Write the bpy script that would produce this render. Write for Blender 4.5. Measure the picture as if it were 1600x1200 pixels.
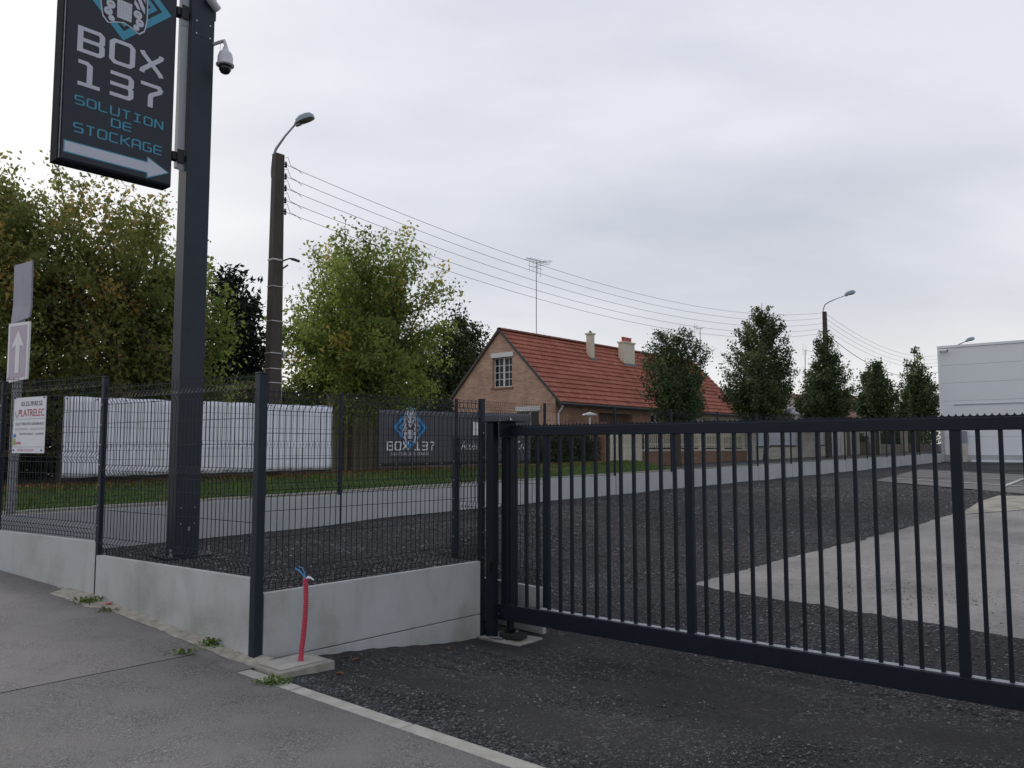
import bpy, bmesh, math, random
import numpy as np
from mathutils import Vector, Matrix

for o in list(bpy.data.objects):
    bpy.data.objects.remove(o)
SC = bpy.context.scene
COL = SC.collection
R = math.radians

# ------------------------------------------------------------------ camera
F, PITCH, CZ = 1250.0, R(4.57), 1.6
cam = bpy.data.cameras.new("camera")
cam.sensor_width = 36.0
cam.lens = 36.0 * F / 1600.0
cam.clip_start, cam.clip_end = 0.05, 3000
camo = bpy.data.objects.new("camera", cam)
camo.location = (0, 0, CZ)
camo.rotation_euler = (math.pi / 2 + PITCH, 0, 0)
COL.objects.link(camo)
SC.camera = camo

# ------------------------------------------------------------------ sky
SUN_AZ, SUN_EL = R(-48), R(22)          # left of the view, low, behind cloud
sun_dir = Vector((math.sin(SUN_AZ) * math.cos(SUN_EL), math.cos(SUN_AZ) * math.cos(SUN_EL), math.sin(SUN_EL)))
W = bpy.data.worlds.new("World")
SC.world = W
W.use_nodes = True
nt = W.node_tree
nt.nodes.clear()
N = nt.nodes.new
L = nt.links.new
out = N("ShaderNodeOutputWorld")
bg = N("ShaderNodeBackground"); bg.inputs[1].default_value = 0.1
sky = N("ShaderNodeTexSky"); sky.sky_type = 'NISHITA'; sky.sun_disc = False
sky.sun_elevation = SUN_EL; sky.sun_rotation = SUN_AZ
tc = N("ShaderNodeTexCoord")
sep = N("ShaderNodeSeparateXYZ"); L(tc.outputs["Generated"], sep.inputs[0])


def wmath(op, a, b=None, c=None):
    n = N("ShaderNodeMath"); n.operation = op
    for i, x in enumerate((a, b, c)):
        if x is None: continue
        if isinstance(x, (int, float)): n.inputs[i].default_value = x
        else: L(x, n.inputs[i])
    return n.outputs[0]


zc = wmath('MAXIMUM', sep.outputs[2], 0.0)
den = wmath('ADD', zc, 0.3)
cx = wmath('DIVIDE', sep.outputs[0], den)
cy = wmath('DIVIDE', sep.outputs[1], den)
comb = N("ShaderNodeCombineXYZ"); L(cx, comb.inputs[0]); L(cy, comb.inputs[1])
mp = N("ShaderNodeMapping"); mp.inputs["Rotation"].default_value = (0, 0, R(-24)); mp.inputs["Scale"].default_value = (0.55, 1.0, 1)
mp.inputs["Location"].default_value = (2.2, 4.1, 0)
L(comb.outputs[0], mp.inputs[0])
n1 = N("ShaderNodeTexNoise"); n1.inputs["Scale"].default_value = 0.95; n1.inputs["Detail"].default_value = 3.5; n1.inputs["Roughness"].default_value = 0.48
n1.inputs["Distortion"].default_value = 0.35
L(mp.outputs[0], n1.inputs["Vector"])
n2 = N("ShaderNodeTexNoise"); n2.inputs["Scale"].default_value = 2.6; n2.inputs["Detail"].default_value = 8; n2.inputs["Roughness"].default_value = 0.55
L(mp.outputs[0], n2.inputs["Vector"])
cl = wmath('MULTIPLY_ADD', n2.outputs[0], 0.34, wmath('MULTIPLY', n1.outputs[0], 0.76))
ramp = N("ShaderNodeValToRGB"); L(cl, ramp.inputs[0])
e = ramp.color_ramp.elements
e[0].position = 0.44; e[0].color = (0.42, 0.455, 0.545, 1)
e[1].position = 0.64; e[1].color = (0.67, 0.68, 0.75, 1)
m = ramp.color_ramp.elements.new(0.55); m.color = (0.55, 0.575, 0.66, 1)
# paler, creamier air low down, brighter round the hidden sun
hz = wmath('POWER', wmath('SUBTRACT', 1.0, zc), 5.0)
mixh = N("ShaderNodeMix"); mixh.data_type = 'RGBA'
L(wmath('MULTIPLY', hz, 0.95), mixh.inputs[0]); L(ramp.outputs[0], mixh.inputs[6]); mixh.inputs[7].default_value = (0.80, 0.785, 0.75, 1)
vd = N("ShaderNodeVectorMath"); vd.operation = 'DOT_PRODUCT'; L(tc.outputs["Generated"], vd.inputs[0]); vd.inputs[1].default_value = sun_dir
glow = wmath('POWER', wmath('MAXIMUM', vd.outputs["Value"], 0.0), 10.0)
mixg = N("ShaderNodeMix"); mixg.data_type = 'RGBA'; mixg.inputs[7].default_value = (1.0, 0.97, 0.92, 1)
L(wmath('MULTIPLY', glow, 0.85), mixg.inputs[0]); L(mixh.outputs[2], mixg.inputs[6])
sc10 = N("ShaderNodeVectorMath"); sc10.operation = 'SCALE'; L(mixg.outputs[2], sc10.inputs[0]); sc10.inputs["Scale"].default_value = 8.8
mixs = N("ShaderNodeMix"); mixs.data_type = 'RGBA'; mixs.inputs[0].default_value = 0.94
L(sky.outputs[0], mixs.inputs[6]); L(sc10.outputs[0], mixs.inputs[7])
L(mixs.outputs[2], bg.inputs[0]); L(bg.outputs[0], out.inputs[0])

sl = bpy.data.lights.new("sun", 'SUN')
sl.energy = 1.2; sl.angle = R(14); sl.color = (1.0, 0.95, 0.88)
slo = bpy.data.objects.new("sun", sl)
slo.rotation_euler = sun_dir.to_track_quat('Z', 'Y').to_euler()
COL.objects.link(slo)

SC.view_settings.view_transform = 'Standard'
SC.view_settings.look = 'None'
SC.view_settings.exposure = 0.44
SC.view_settings.gamma = 1.0
SC.view_settings.use_curve_mapping = False
SC.cycles.max_bounces = 6
SC.cycles.transparent_max_bounces = 8

# ------------------------------------------------------------------ geometry helpers
CP, SP = math.cos(PITCH), math.sin(PITCH)
CAM = np.array([0, 0, CZ])
U = np.array([.656, .755]); U /= np.linalg.norm(U)      # along the street, to the right
V_ = np.array([-U[1], U[0]])                              # across it, away to the left
O = np.array([2.37, 18.5])
U3 = np.array([U[0], U[1], 0]); V3 = np.array([V_[0], V_[1], 0]); Z3 = np.array([0, 0, 1.0])


def ray(x, y):
    a, b = (x - 800) / F, (600 - y) / F
    return np.array([a, CP - b * SP, SP + b * CP])


def PX(x, y, Y):
    r = ray(x, y)
    return CAM + r * (Y / r[1])


def on_plane(x, y, p0, n):
    r = ray(x, y); n = np.array(n, float)
    return CAM + r * (np.dot(np.array(p0) - CAM, n) / np.dot(r, n))


def td(p):
    q = np.array(p[:2]) - O
    return float(q @ U), float(q @ V_)


def TD(t, d, z=0.0):
    q = O + U * t + V_ * d
    return np.array([q[0], q[1], z])


def on_d(px, d):
    """t where the column px of the photograph meets the line d (eye level)"""
    p = on_plane(px, 700, TD(0, d), V3)
    return td(p)[0]


def sm(x):
    x = min(1.0, max(0.0, x)); return x * x * (3 - 2 * x)


def lerp(a, b, t): return a + (b - a) * t


def lotA(t): return .535 + .0117 * t


def h_lot(t, d):
    x = (t + 8.55) / 10.5
    x = min(1.0, max(0.0, x)) if x > .06 else max(0.0, (x + .06) ** 2 / .24) if x > -.06 else 0.0
    B = -.22 + (lotA(t) + .22) * x
    return lerp(B, lotA(t) - .035 * sm((-t - 6) / 3), sm((d + 4.1) / (.55 + min(2.3, max(0, (t + 9.25) * .45)))))


def h_tri(t, d): return lotA(t) - .035


HS = [(-60, .0), (-4.86, .02), (-2.53, .235), (-.66, .345), (3, .46), (60, .6)]


def h_side(d):
    for (a, x), (b, y) in zip(HS, HS[1:]):
        if d <= b: return lerp(x, y, (d - a) / (b - a))
    return HS[-1][1]


def h_drive(t, d):
    return lerp(-.005, -.2195, sm((t + 12.45) / 2.9))


def h_street(t): return lotA(t) + .12


def h_bank(t, d):
    return h_street(t) + .1 + .26 * sm((d - 3.6) / 1.8)


def GH(px, py, hf):
    """ray of a pixel on to a height field hf(t, d)"""
    r = ray(px, py); k = 1.0
    for i in range(6000):
        p = CAM + r * k
        t, d = td(p)
        if p[2] <= hf(t, d): break
        k += .02
    return p


class MB:
    def __init__(s): s.v, s.f = [], []

    def add(s, vs, fs):
        b = len(s.v); s.v += [tuple(map(float, p)) for p in vs]; s.f += [tuple(i + b for i in f) for f in fs]; return s

    def ob(s, o, a, b, c):
        """box: corner o, edge vectors a, b, c"""
        o, a, b, c = (np.array(q, float) for q in (o, a, b, c))
        if np.dot(np.cross(a, b), c) < 0: a, b = b, a
        vs = [o, o + a, o + a + b, o + b, o + c, o + a + c, o + a + b + c, o + b + c]
        return s.add(vs, [(0, 3, 2, 1), (4, 5, 6, 7), (0, 1, 5, 4), (1, 2, 6, 5), (2, 3, 7, 6), (3, 0, 4, 7)])

    def cbox(s, c, a, b, h):
        """box centred on c in plan, c at its bottom"""
        c, a, b = np.array(c, float), np.array(a, float), np.array(b, float)
        return s.ob(c - a / 2 - b / 2, a, b, np.array([0, 0, h]))

    def tube(s, pts, rad, n=8, cap=True):
        pts = [np.array(p, float) for p in pts]
        rs = rad if isinstance(rad, (list, tuple)) else [rad] * len(pts)
        base = len(s.v); prev = None
        for i, p in enumerate(pts):
            d = pts[min(i + 1, len(pts) - 1)] - pts[max(i - 1, 0)]
            d = d / (np.linalg.norm(d) + 1e-9)
            if prev is None:
                ref = np.array([0, 0, 1.0]) if abs(d[2]) < .9 else np.array([1.0, 0, 0])
                a = np.cross(d, ref)
            else:
                a = prev - d * np.dot(prev, d)
            a /= np.linalg.norm(a) + 1e-9; prev = a
            b = np.cross(d, a)
            for k in range(n):
                th = 2 * math.pi * k / n
                s.v.append(tuple(p + rs[i] * (a * math.cos(th) + b * math.sin(th))))
        for i in range(len(pts) - 1):
            for k in range(n):
                q = base + i * n
                s.f.append((q + k, q + (k + 1) % n, q + n + (k + 1) % n, q + n + k))
        if cap:
            s.f.append(tuple(base + k for k in reversed(range(n))))
            s.f.append(tuple(base + (len(pts) - 1) * n + k for k in range(n)))
        return s

    def prism(s, poly, ext):
        """polygon (3D, planar) pushed along ext"""
        n = len(poly); p = [np.array(q, float) for q in poly]; e_ = np.array(ext, float)
        nrm = np.zeros(3)
        for i in range(n): nrm += np.cross(p[i], p[(i + 1) % n])
        if np.dot(nrm, e_) > 0: p = p[::-1]
        fs = [tuple(range(n)), tuple(reversed(range(n, 2 * n)))] + [((i + 1) % n, i, n + i, n + (i + 1) % n) for i in range(n)]
        return s.add(p + [q + e_ for q in p], fs)

    def lathe(s, c, prof, n=16, axis=None):
        c = np.array(c, float); base = len(s.v)
        for r_, z in prof:
            for k in range(n):
                th = 2 * math.pi * k / n
                s.v.append((c[0] + r_ * math.cos(th), c[1] + r_ * math.sin(th), c[2] + z))
        for i in range(len(prof) - 1):
            for k in range(n):
                q = base + i * n
                s.f.append((q + k, q + (k + 1) % n, q + n + (k + 1) % n, q + n + k))
        s.f.append(tuple(base + k for k in reversed(range(n))))
        s.f.append(tuple(base + (len(prof) - 1) * n + k for k in range(n)))
        return s

    def mesh(s, name, off=(0, 0, 0)):
        me = bpy.data.meshes.new(name)
        ox, oy, oz = off
        me.from_pydata([(x - ox, y - oy, z - oz) for x, y, z in s.v], [], s.f)
        me.update()
        return me

    def build(s, name, mat, parent=None, smooth=False, bevel=0):
        off = wloc(parent) if parent else (0, 0, 0)
        return link(name, s.mesh(name, off), mat, parent, smooth, bevel)


def wloc(o):
    p = Vector((0, 0, 0))
    while o: p += o.location; o = o.parent
    return tuple(p)


def link(name, me, mat, parent=None, smooth=False, bevel=0):
    o = bpy.data.objects.new(name, me)
    COL.objects.link(o)
    if mat and not me.materials: me.materials.append(MAT[mat] if isinstance(mat, str) else mat)
    o.parent = parent
    if smooth: me.polygons.foreach_set("use_smooth", [True] * len(me.polygons))
    if bevel:
        b = o.modifiers.new("bevel", 'BEVEL'); b.width = bevel; b.segments = 2; b.limit_method = 'ANGLE'
    return o


def put(name, me, parent, loc, rz=0.0):
    """another copy of shared mesh data"""
    o = bpy.data.objects.new(name, me)
    COL.objects.link(o); o.parent = parent
    w = wloc(parent) if parent else (0, 0, 0)
    o.location = (loc[0] - w[0], loc[1] - w[1], loc[2] - w[2]); o.rotation_euler = (0, 0, rz)
    return o


def tag(o, label, cat, group=None):
    o["label"] = label; o["category"] = cat
    if group: o["group"] = group
    return o


def thing(name, loc, label, cat, group=None):
    o = bpy.data.objects.new(name, None)
    o.empty_display_size = .2
    COL.objects.link(o); o.location = tuple(map(float, loc))
    return tag(o, label, cat, group)


def struct(o): o["kind"] = "structure"; return o


def stuff(o): o["kind"] = "stuff"; return o


def np_mesh(name, verts, quads, tint=None):
    me = bpy.data.meshes.new(name)
    k = quads.shape[1]
    me.vertices.add(len(verts)); me.vertices.foreach_set("co", verts.astype(np.float32).ravel())
    me.loops.add(quads.size); me.loops.foreach_set("vertex_index", quads.astype(np.int32).ravel())
    me.polygons.add(len(quads)); me.polygons.foreach_set("loop_start", np.arange(0, quads.size, k, dtype=np.int32))
    me.update(calc_edges=True)
    if tint is not None:
        a = me.attributes.new("tint", 'FLOAT', 'FACE'); a.data.foreach_set("value", tint.astype(np.float32))
    return me


def sheet(name, poly, hf, mat, step=.4, dz=0.0, parent=None):
    """ground sheet over a convex polygon given in (t, d)"""
    P = np.array(poly, float)
    a0, b0 = P.min(0) - step; a1, b1 = P.max(0) + step
    na, nb = int((a1 - a0) / step) + 2, int((b1 - b0) / step) + 2
    bm = bmesh.new(); g = []
    for i in range(na):
        g.append([bm.verts.new((a0 + i * step, b0 + j * step, 0)) for j in range(nb)])
    for i in range(na - 1):
        for j in range(nb - 1):
            bm.faces.new((g[i][j], g[i + 1][j], g[i + 1][j + 1], g[i][j + 1]))
    cen = P.mean(0)
    for i in range(len(P)):
        p, q = P[i], P[(i + 1) % len(P)]
        n = np.array([q[1] - p[1], -(q[0] - p[0])])
        if np.dot(n, cen - p) > 0: n = -n
        bmesh.ops.bisect_plane(bm, geom=bm.verts[:] + bm.edges[:] + bm.faces[:], plane_co=(p[0], p[1], 0), plane_no=(n[0], n[1], 0), clear_outer=True)
    for v in bm.verts:
        t, d = v.co.x, v.co.y
        w = TD(t, d, hf(t, d) + dz); v.co = Vector(w)
    me = bpy.data.meshes.new(name); bm.to_mesh(me); bm.free()
    return link(name, me, mat, parent, smooth=True)


# ------------------------------------------------------------------ materials
MAT = {}


def nodes(name):
    m = bpy.data.materials.new(name); m.use_nodes = True
    MAT[name] = m
    t = m.node_tree
    return m, t, t.nodes["Principled BSDF"]


def mat(name, c1, c2=None, rough=.7, scale=4., bump=0., bscale=None, metal=0., c3=None, spec=.5, detail=6, lo=.35, hi=.65, stretch=None):
    m, t, b = nodes(name)
    b.inputs["Roughness"].default_value = rough; b.inputs["Metallic"].default_value = metal
    b.inputs["Specular IOR Level"].default_value = spec
    c2 = c2 or tuple(x * .82 for x in c1)
    g = t.nodes.new("ShaderNodeNewGeometry")
    src = g.outputs["Position"]
    if stretch:
        mpn = t.nodes.new("ShaderNodeMapping"); mpn.inputs["Scale"].default_value = stretch
        t.links.new(src, mpn.inputs[0]); src = mpn.outputs[0]
    n = t.nodes.new("ShaderNodeTexNoise"); n.inputs["Scale"].default_value = scale; n.inputs["Detail"].default_value = detail
    n.inputs["Roughness"].default_value = .62
    t.links.new(src, n.inputs["Vector"])
    r = t.nodes.new("ShaderNodeValToRGB"); t.links.new(n.outputs[0], r.inputs[0])
    r.color_ramp.elements[0].position = lo; r.color_ramp.elements[0].color = (*c1, 1)
    r.color_ramp.elements[1].position = hi; r.color_ramp.elements[1].color = (*c2, 1)
    if c3:
        q = r.color_ramp.elements.new((lo + hi) / 2); q.color = (*c3, 1)
    t.links.new(r.outputs[0], b.inputs["Base Color"])
    if bump:
        n2_ = t.nodes.new("ShaderNodeTexNoise"); n2_.inputs["Scale"].default_value = bscale or scale * 6; n2_.inputs["Detail"].default_value = 5
        t.links.new(src, n2_.inputs["Vector"])
        bp = t.nodes.new("ShaderNodeBump"); bp.inputs["Strength"].default_value = bump; bp.inputs["Distance"].default_value = .01
        t.links.new(n2_.outputs[0], bp.inputs["Height"]); t.links.new(bp.outputs[0], b.inputs["Normal"])
    return m


mat("anthracite", (.015, .0225, .034), (.019, .027, .040), rough=.5, scale=9, bump=.03, bscale=300, spec=.25)
mat("gate_paint", (.0085, .0135, .021), (.011, .017, .0255), rough=.5, scale=14, bump=.02, bscale=400, spec=.22)
mat("wire_paint", (.008, .011, .014), rough=.5, spec=.3)
mat("sign_face", (.034, .039, .050), (.038, .043, .055), rough=.55, scale=3, spec=.25)
mat("sign_edge", (.018, .021, .027), rough=.85, spec=.08)
mat("pylon_paint", (.022, .0295, .042), (.027, .035, .049), rough=.5, scale=5, spec=.3)
mat("print_white", (.50, .52, .60), (.54, .56, .63), rough=.5)
mat("banner_white", (.80, .81, .84), rough=.6)
mat("print_cyan", (.045, .27, .40), (.05, .29, .42), rough=.5)
mat("print_blue", (.03, .27, .62), rough=.5)
mat("print_dark", (.014, .016, .024), rough=.5)
mat("print_red", (.50, .035, .05), rough=.5)
mat("print_pink", (.62, .18, .22), rough=.5)
mat("print_grey", (.42, .43, .46), rough=.5)
mat("print_green", (.35, .42, .06), rough=.5)
mat("alu", (.34, .36, .385), (.29, .31, .335), rough=.5, metal=.3, scale=20, stretch=(1, 1, .05))
mat("galv", (.30, .32, .34), (.22, .235, .25), rough=.5, metal=.45, scale=25)
mat("chrome", (.6, .6, .6), rough=.3, metal=.9)
mat("cam_white", (.62, .62, .65), rough=.4)
mat("black_gloss", (.008, .008, .010), rough=.15)
mat("concrete_slab_panel", (.34, .34, .315), (.50, .515, .52), rough=.85, scale=1.4, bump=.3, bscale=90, lo=.3, hi=.68, c3=(.455, .465, .46), detail=9)
mat("concrete_far", (.38, .40, .41), (.45, .465, .47), rough=.85, scale=1.2, bump=.2, bscale=60)
mat("kerb_concrete", (.36, .34, .295), (.47, .45, .40), rough=.9, scale=9, bump=.5, bscale=120)
mat("mortar", (.30, .275, .22), (.48, .45, .385), rough=.95, scale=11, bump=.9, bscale=70)
mat("footing", (.24, .225, .19), (.38, .36, .32), rough=.9, scale=6, bump=.4, bscale=90)
mat("yard_concrete", (.20, .188, .178), (.325, .308, .294), rough=.9, scale=.9, bump=.35, bscale=80, c3=(.272, .257, .246), detail=10)
mat("yard_tan", (.24, .22, .18), (.40, .37, .31), rough=.9, scale=3, bump=.4)
mat("paint_line", (.50, .50, .50), (.36, .36, .36), rough=.8, scale=12)
mat("red_duct", (.50, .04, .075), (.42, .035, .065), rough=.5, scale=30)
mat("blue_wire", (.08, .32, .62), rough=.4)
mat("tarp_white", (.80, .82, .88), (.73, .755, .83), rough=.6, scale=2.5, bump=.1, bscale=6)
mat("tarp_dark", (.056, .058, .072), (.066, .068, .083), rough=.42, scale=3, bump=.2, bscale=8)
mat("pole_wood", (.055, .043, .038), (.085, .068, .06), rough=.9, scale=6, bump=.6, bscale=40, stretch=(6, 6, .5))
mat("lamp_shell", (.28, .36, .40), (.24, .31, .35), rough=.4)
mat("lamp_glass", (.16, .15, .12), rough=.25)
mat("cable", (.05, .05, .055), rough=.6)
mat("strap", (.55, .53, .5), rough=.5, metal=.3)
mat("road_sign_grey", (.27, .265, .33), (.23, .225, .28), rough=.5, scale=4)
mat("road_sign_white", (.74, .74, .74), (.68, .68, .68), rough=.45)
mat("road_sign_faded", (.48, .38, .48), (.44, .35, .45), rough=.5, scale=6)
mat("panel_white", (.72, .73, .77), (.68, .69, .73), rough=.4)
mat("roof_tile", (.26, .078, .048), (.40, .14, .09), rough=.8, scale=1.6, bump=.5, bscale=30, c3=(.335, .105, .066))
mat("ridge_tile", (.16, .075, .055), (.26, .09, .06), rough=.9, scale=6, bump=.4)
mat("render_cream", (.64, .58, .47), (.57, .51, .41), rough=.9, scale=2.5, bump=.2)
mat("wall_cream", (.56, .53, .46), (.46, .43, .37), rough=.9, scale=1.8, bump=.3)
mat("wall_pale", (.56, .59, .64), (.50, .53, .58), rough=.8, scale=2)
mat("wall_brown", (.12, .095, .08), (.16, .13, .11), rough=.9, scale=3)
mat("wall_olive", (.235, .205, .13), (.29, .25, .16), rough=.9, scale=2.5, bump=.3)
mat("wood_brown", (.10, .06, .045), (.14, .085, .06), rough=.8, scale=5)
mat("white_joinery", (.68, .68, .68), (.62, .62, .61), rough=.5)
mat("picket_cream", (.66, .62, .50), (.58, .54, .43), rough=.6, scale=4)
mat("gutter", (.035, .032, .032), rough=.5)
mat("glass", (.012, .014, .017), rough=.12, spec=.25)
mat("curtain", (.35, .33, .32), (.12, .12, .13), rough=.9, scale=8, stretch=(9, 9, .3))
mat("terracotta", (.42, .085, .06), rough=.8)
mat("lead", (.16, .18, .20), rough=.5, metal=.3)
mat("clad", (.78, .81, .825), (.765, .795, .81), rough=.45, scale=.6)
mat("clad_joint", (.52, .555, .575), rough=.6)
mat("bark", (.055, .046, .038), (.095, .08, .066), rough=.95, scale=7, bump=.9, bscale=30, stretch=(3, 3, .8))
mat("soil", (.055, .042, .03), (.10, .075, .05), rough=1, scale=5, bump=.6)
mat("turf", (.06, .105, .025), (.10, .155, .042), rough=1, scale=9, bump=.6)
mat("path_sand", (.22, .19, .15), (.28, .24, .19), rough=1, scale=5)
mat("terrain", (.05, .06, .03), (.08, .085, .05), rough=1, scale=.4)
mat("red_litter", (.55, .03, .02), rough=.5)
mat("rubber", (.02, .02, .021), rough=.7)


def streaks(name):
    """rain runs and blotches over a plain material"""
    t = MAT[name].node_tree; b = t.nodes["Principled BSDF"]; src = b.inputs["Base Color"].links[0].from_socket
    g = t.nodes.new("ShaderNodeNewGeometry"); mpn = t.nodes.new("ShaderNodeMapping"); mpn.inputs["Scale"].default_value = (6, 6, 2.2)
    t.links.new(g.outputs["Position"], mpn.inputs[0])
    n = t.nodes.new("ShaderNodeTexNoise"); n.inputs["Scale"].default_value = 1.0; n.inputs["Detail"].default_value = 6; t.links.new(mpn.outputs[0], n.inputs["Vector"])
    r = t.nodes.new("ShaderNodeValToRGB"); t.links.new(n.outputs[0], r.inputs[0])
    r.color_ramp.elements[0].position = .28; r.color_ramp.elements[0].color = (.88, .875, .85, 1); r.color_ramp.elements[1].position = .5; r.color_ramp.elements[1].color = (1, 1, 1, 1)
    mm = t.nodes.new("ShaderNodeMix"); mm.data_type = 'RGBA'; mm.blend_type = 'MULTIPLY'; mm.inputs[0].default_value = 1
    t.links.new(src, mm.inputs[6]); t.links.new(r.outputs[0], mm.inputs[7]); t.links.new(mm.outputs[2], b.inputs["Base Color"])


for k_ in ("concrete_slab_panel", "roof_tile"): streaks(k_)


def speckle(name, base1, base2, dark, light, cell, patch, rough=.9, bump=.6, dist=.006):
    """aggregate: cells of random tone over slow patches"""
    m, t, b = nodes(name)
    b.inputs["Roughness"].default_value = rough; b.inputs["Specular IOR Level"].default_value = .3
    g = t.nodes.new("ShaderNodeNewGeometry")
    v = t.nodes.new("ShaderNodeTexVoronoi"); v.inputs["Scale"].default_value = cell
    t.links.new(g.outputs["Position"], v.inputs["Vector"])
    sp = t.nodes.new("ShaderNodeSeparateColor"); t.links.new(v.outputs["Color"], sp.inputs[0])
    r = t.nodes.new("ShaderNodeValToRGB"); t.links.new(sp.outputs[0], r.inputs[0])
    el = r.color_ramp.elements
    el[0].position = 0; el[0].color = (*dark, 1); el[1].position = 1; el[1].color = (*light, 1)
    q = el.new(.55); q.color = (*base1, 1); q = el.new(.86); q.color = (*base2, 1)
    n = t.nodes.new("ShaderNodeTexNoise"); n.inputs["Scale"].default_value = patch; n.inputs["Detail"].default_value = 8; n.inputs["Roughness"].default_value = .65
    t.links.new(g.outputs["Position"], n.inputs["Vector"])
    r2 = t.nodes.new("ShaderNodeValToRGB"); t.links.new(n.outputs[0], r2.inputs[0])
    r2.color_ramp.elements[0].position = .36; r2.color_ramp.elements[1].position = .66
    mx = t.nodes.new("ShaderNodeMix"); mx.data_type = 'RGBA'
    t.links.new(r2.outputs[0], mx.inputs[0]); mx.inputs[6].default_value = (*base1, 1); t.links.new(r.outputs[0], mx.inputs[7])
    if True:
        soft = name.startswith("asphalt")
        if soft: mx.inputs[6].default_value = (*base2, 1)
        n3 = t.nodes.new("ShaderNodeTexNoise"); n3.inputs["Scale"].default_value = .9 if soft else .55; n3.inputs["Detail"].default_value = 5
        t.links.new(g.outputs["Position"], n3.inputs["Vector"])
        mm = t.nodes.new("ShaderNodeMix"); mm.data_type = 'RGBA'; mm.blend_type = 'MULTIPLY'; mm.inputs[0].default_value = 1
        r4 = t.nodes.new("ShaderNodeValToRGB"); r4.color_ramp.elements[0].position = .3; lo_, hi_ = (.8, 1.12) if soft else (.62, 1.5)
        if name == "asphalt_slab": lo_, hi_ = .66, 1.15; n3.inputs["Detail"].default_value = 10
        r4.color_ramp.elements[0].color = (lo_, lo_, lo_, 1); r4.color_ramp.elements[1].position = .7; r4.color_ramp.elements[1].color = (hi_, hi_ * .99, hi_ * .98, 1)
        t.links.new(n3.outputs[0], r4.inputs[0]); t.links.new(mx.outputs[2], mm.inputs[6]); t.links.new(r4.outputs[0], mm.inputs[7])
        t.links.new(mm.outputs[2], b.inputs["Base Color"])
    else:
        t.links.new(mx.outputs[2], b.inputs["Base Color"])
    bp = t.nodes.new("ShaderNodeBump"); bp.inputs["Strength"].default_value = bump; bp.inputs["Distance"].default_value = dist
    t.links.new(v.outputs["Distance"], bp.inputs["Height"]); bp.invert = True
    t.links.new(bp.outputs[0], b.inputs["Normal"])
    return m


speckle("asphalt_old", (.195, .183, .176), (.225, .212, .205), (.12, .112, .108), (.34, .325, .315), 130, 3, bump=.5, dist=.004)
speckle("asphalt_new", (.16, .153, .147), (.184, .176, .169), (.075, .072, .07), (.31, .30, .29), 110, 3, bump=.7, dist=.005)
speckle("asphalt_slab", (.265, .25, .238), (.295, .28, .267), (.20, .188, .178), (.36, .342, .328), 30, 2.5, bump=.25, dist=.004)
speckle("asphalt_yard", (.15, .143, .14), (.17, .162, .16), (.10, .10, .10), (.24, .23, .23), 60, 2, bump=.3)
speckle("asphalt_road", (.09, .088, .086), (.11, .108, .105), (.06, .058, .057), (.18, .17, .17), 60, 2, bump=.3)
speckle("gravel_fine", (.041, .040, .040), (.064, .062, .063), (.022, .022, .022), (.18, .176, .176), 62, 1.1, bump=1., dist=.012)
speckle("gravel_yard", (.030, .029, .032), (.060, .059, .066), (.009, .009, .010), (.26, .256, .266), 46, .8, bump=1., dist=.02)


def ramp_tint(name, cols, rough=.7, trans=0., spec=.3):
    m, t, b = nodes(name)
    b.inputs["Roughness"].default_value = rough; b.inputs["Specular IOR Level"].default_value = spec
    a = t.nodes.new("ShaderNodeAttribute"); a.attribute_name = "tint"
    r = t.nodes.new("ShaderNodeValToRGB"); t.links.new(a.outputs["Fac"], r.inputs[0])
    el = r.color_ramp.elements
    for i, (p, c) in enumerate(cols):
        q = el[i] if i < 2 else el.new(p)
        q.position = p; q.color = (*c, 1)
    t.links.new(r.outputs[0], b.inputs["Base Color"])
    if trans:
        tr = t.nodes.new("ShaderNodeBsdfTranslucent"); t.links.new(r.outputs[0], tr.inputs[0])
        mx = t.nodes.new("ShaderNodeMixShader"); mx.inputs[0].default_value = trans
        t.links.new(b.outputs[0], mx.inputs[1]); t.links.new(tr.outputs[0], mx.inputs[2])
        t.links.new(mx.outputs[0], t.nodes["Material Output"].inputs[0])
    return m


ramp_tint("stone", [(0, (.028, .028, .031)), (1, (.33, .325, .315)), (.45, (.076, .076, .081)), (.8, (.15, .15, .158))], rough=.75)
ramp_tint("leaf_maple", [(0, (.095, .14, .03)), (1, (.46, .36, .09)), (.45, (.175, .24, .055)), (.78, (.28, .34, .09)), (.92, (.40, .38, .10))], trans=.6)
ramp_tint("leaf_autumn", [(0, (.095, .125, .032)), (1, (.45, .30, .09)), (.4, (.165, .20, .055)), (.7, (.26, .26, .08)), (.88, (.36, .28, .09))], trans=.6)
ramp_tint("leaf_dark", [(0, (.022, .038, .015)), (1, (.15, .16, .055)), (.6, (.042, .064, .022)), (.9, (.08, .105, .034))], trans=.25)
ramp_tint("leaf_pear", [(0, (.034, .055, .024)), (1, (.25, .28, .09)), (.55, (.065, .098, .038)), (.85, (.125, .165, .055))], trans=.25)
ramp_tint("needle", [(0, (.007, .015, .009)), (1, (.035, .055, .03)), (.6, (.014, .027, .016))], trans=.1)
ramp_tint("leaf_willow", [(0, (.10, .10, .05)), (1, (.26, .25, .12)), (.5, (.17, .17, .08))], trans=.3)
ramp_tint("blade", [(0, (.065, .12, .024)), (1, (.25, .31, .09)), (.7, (.13, .205, .045))], trans=.25)
ramp_tint("litter", [(0, (.09, .04, .02)), (1, (.42, .18, .05)), (.5, (.22, .09, .03))], trans=.1)


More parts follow.
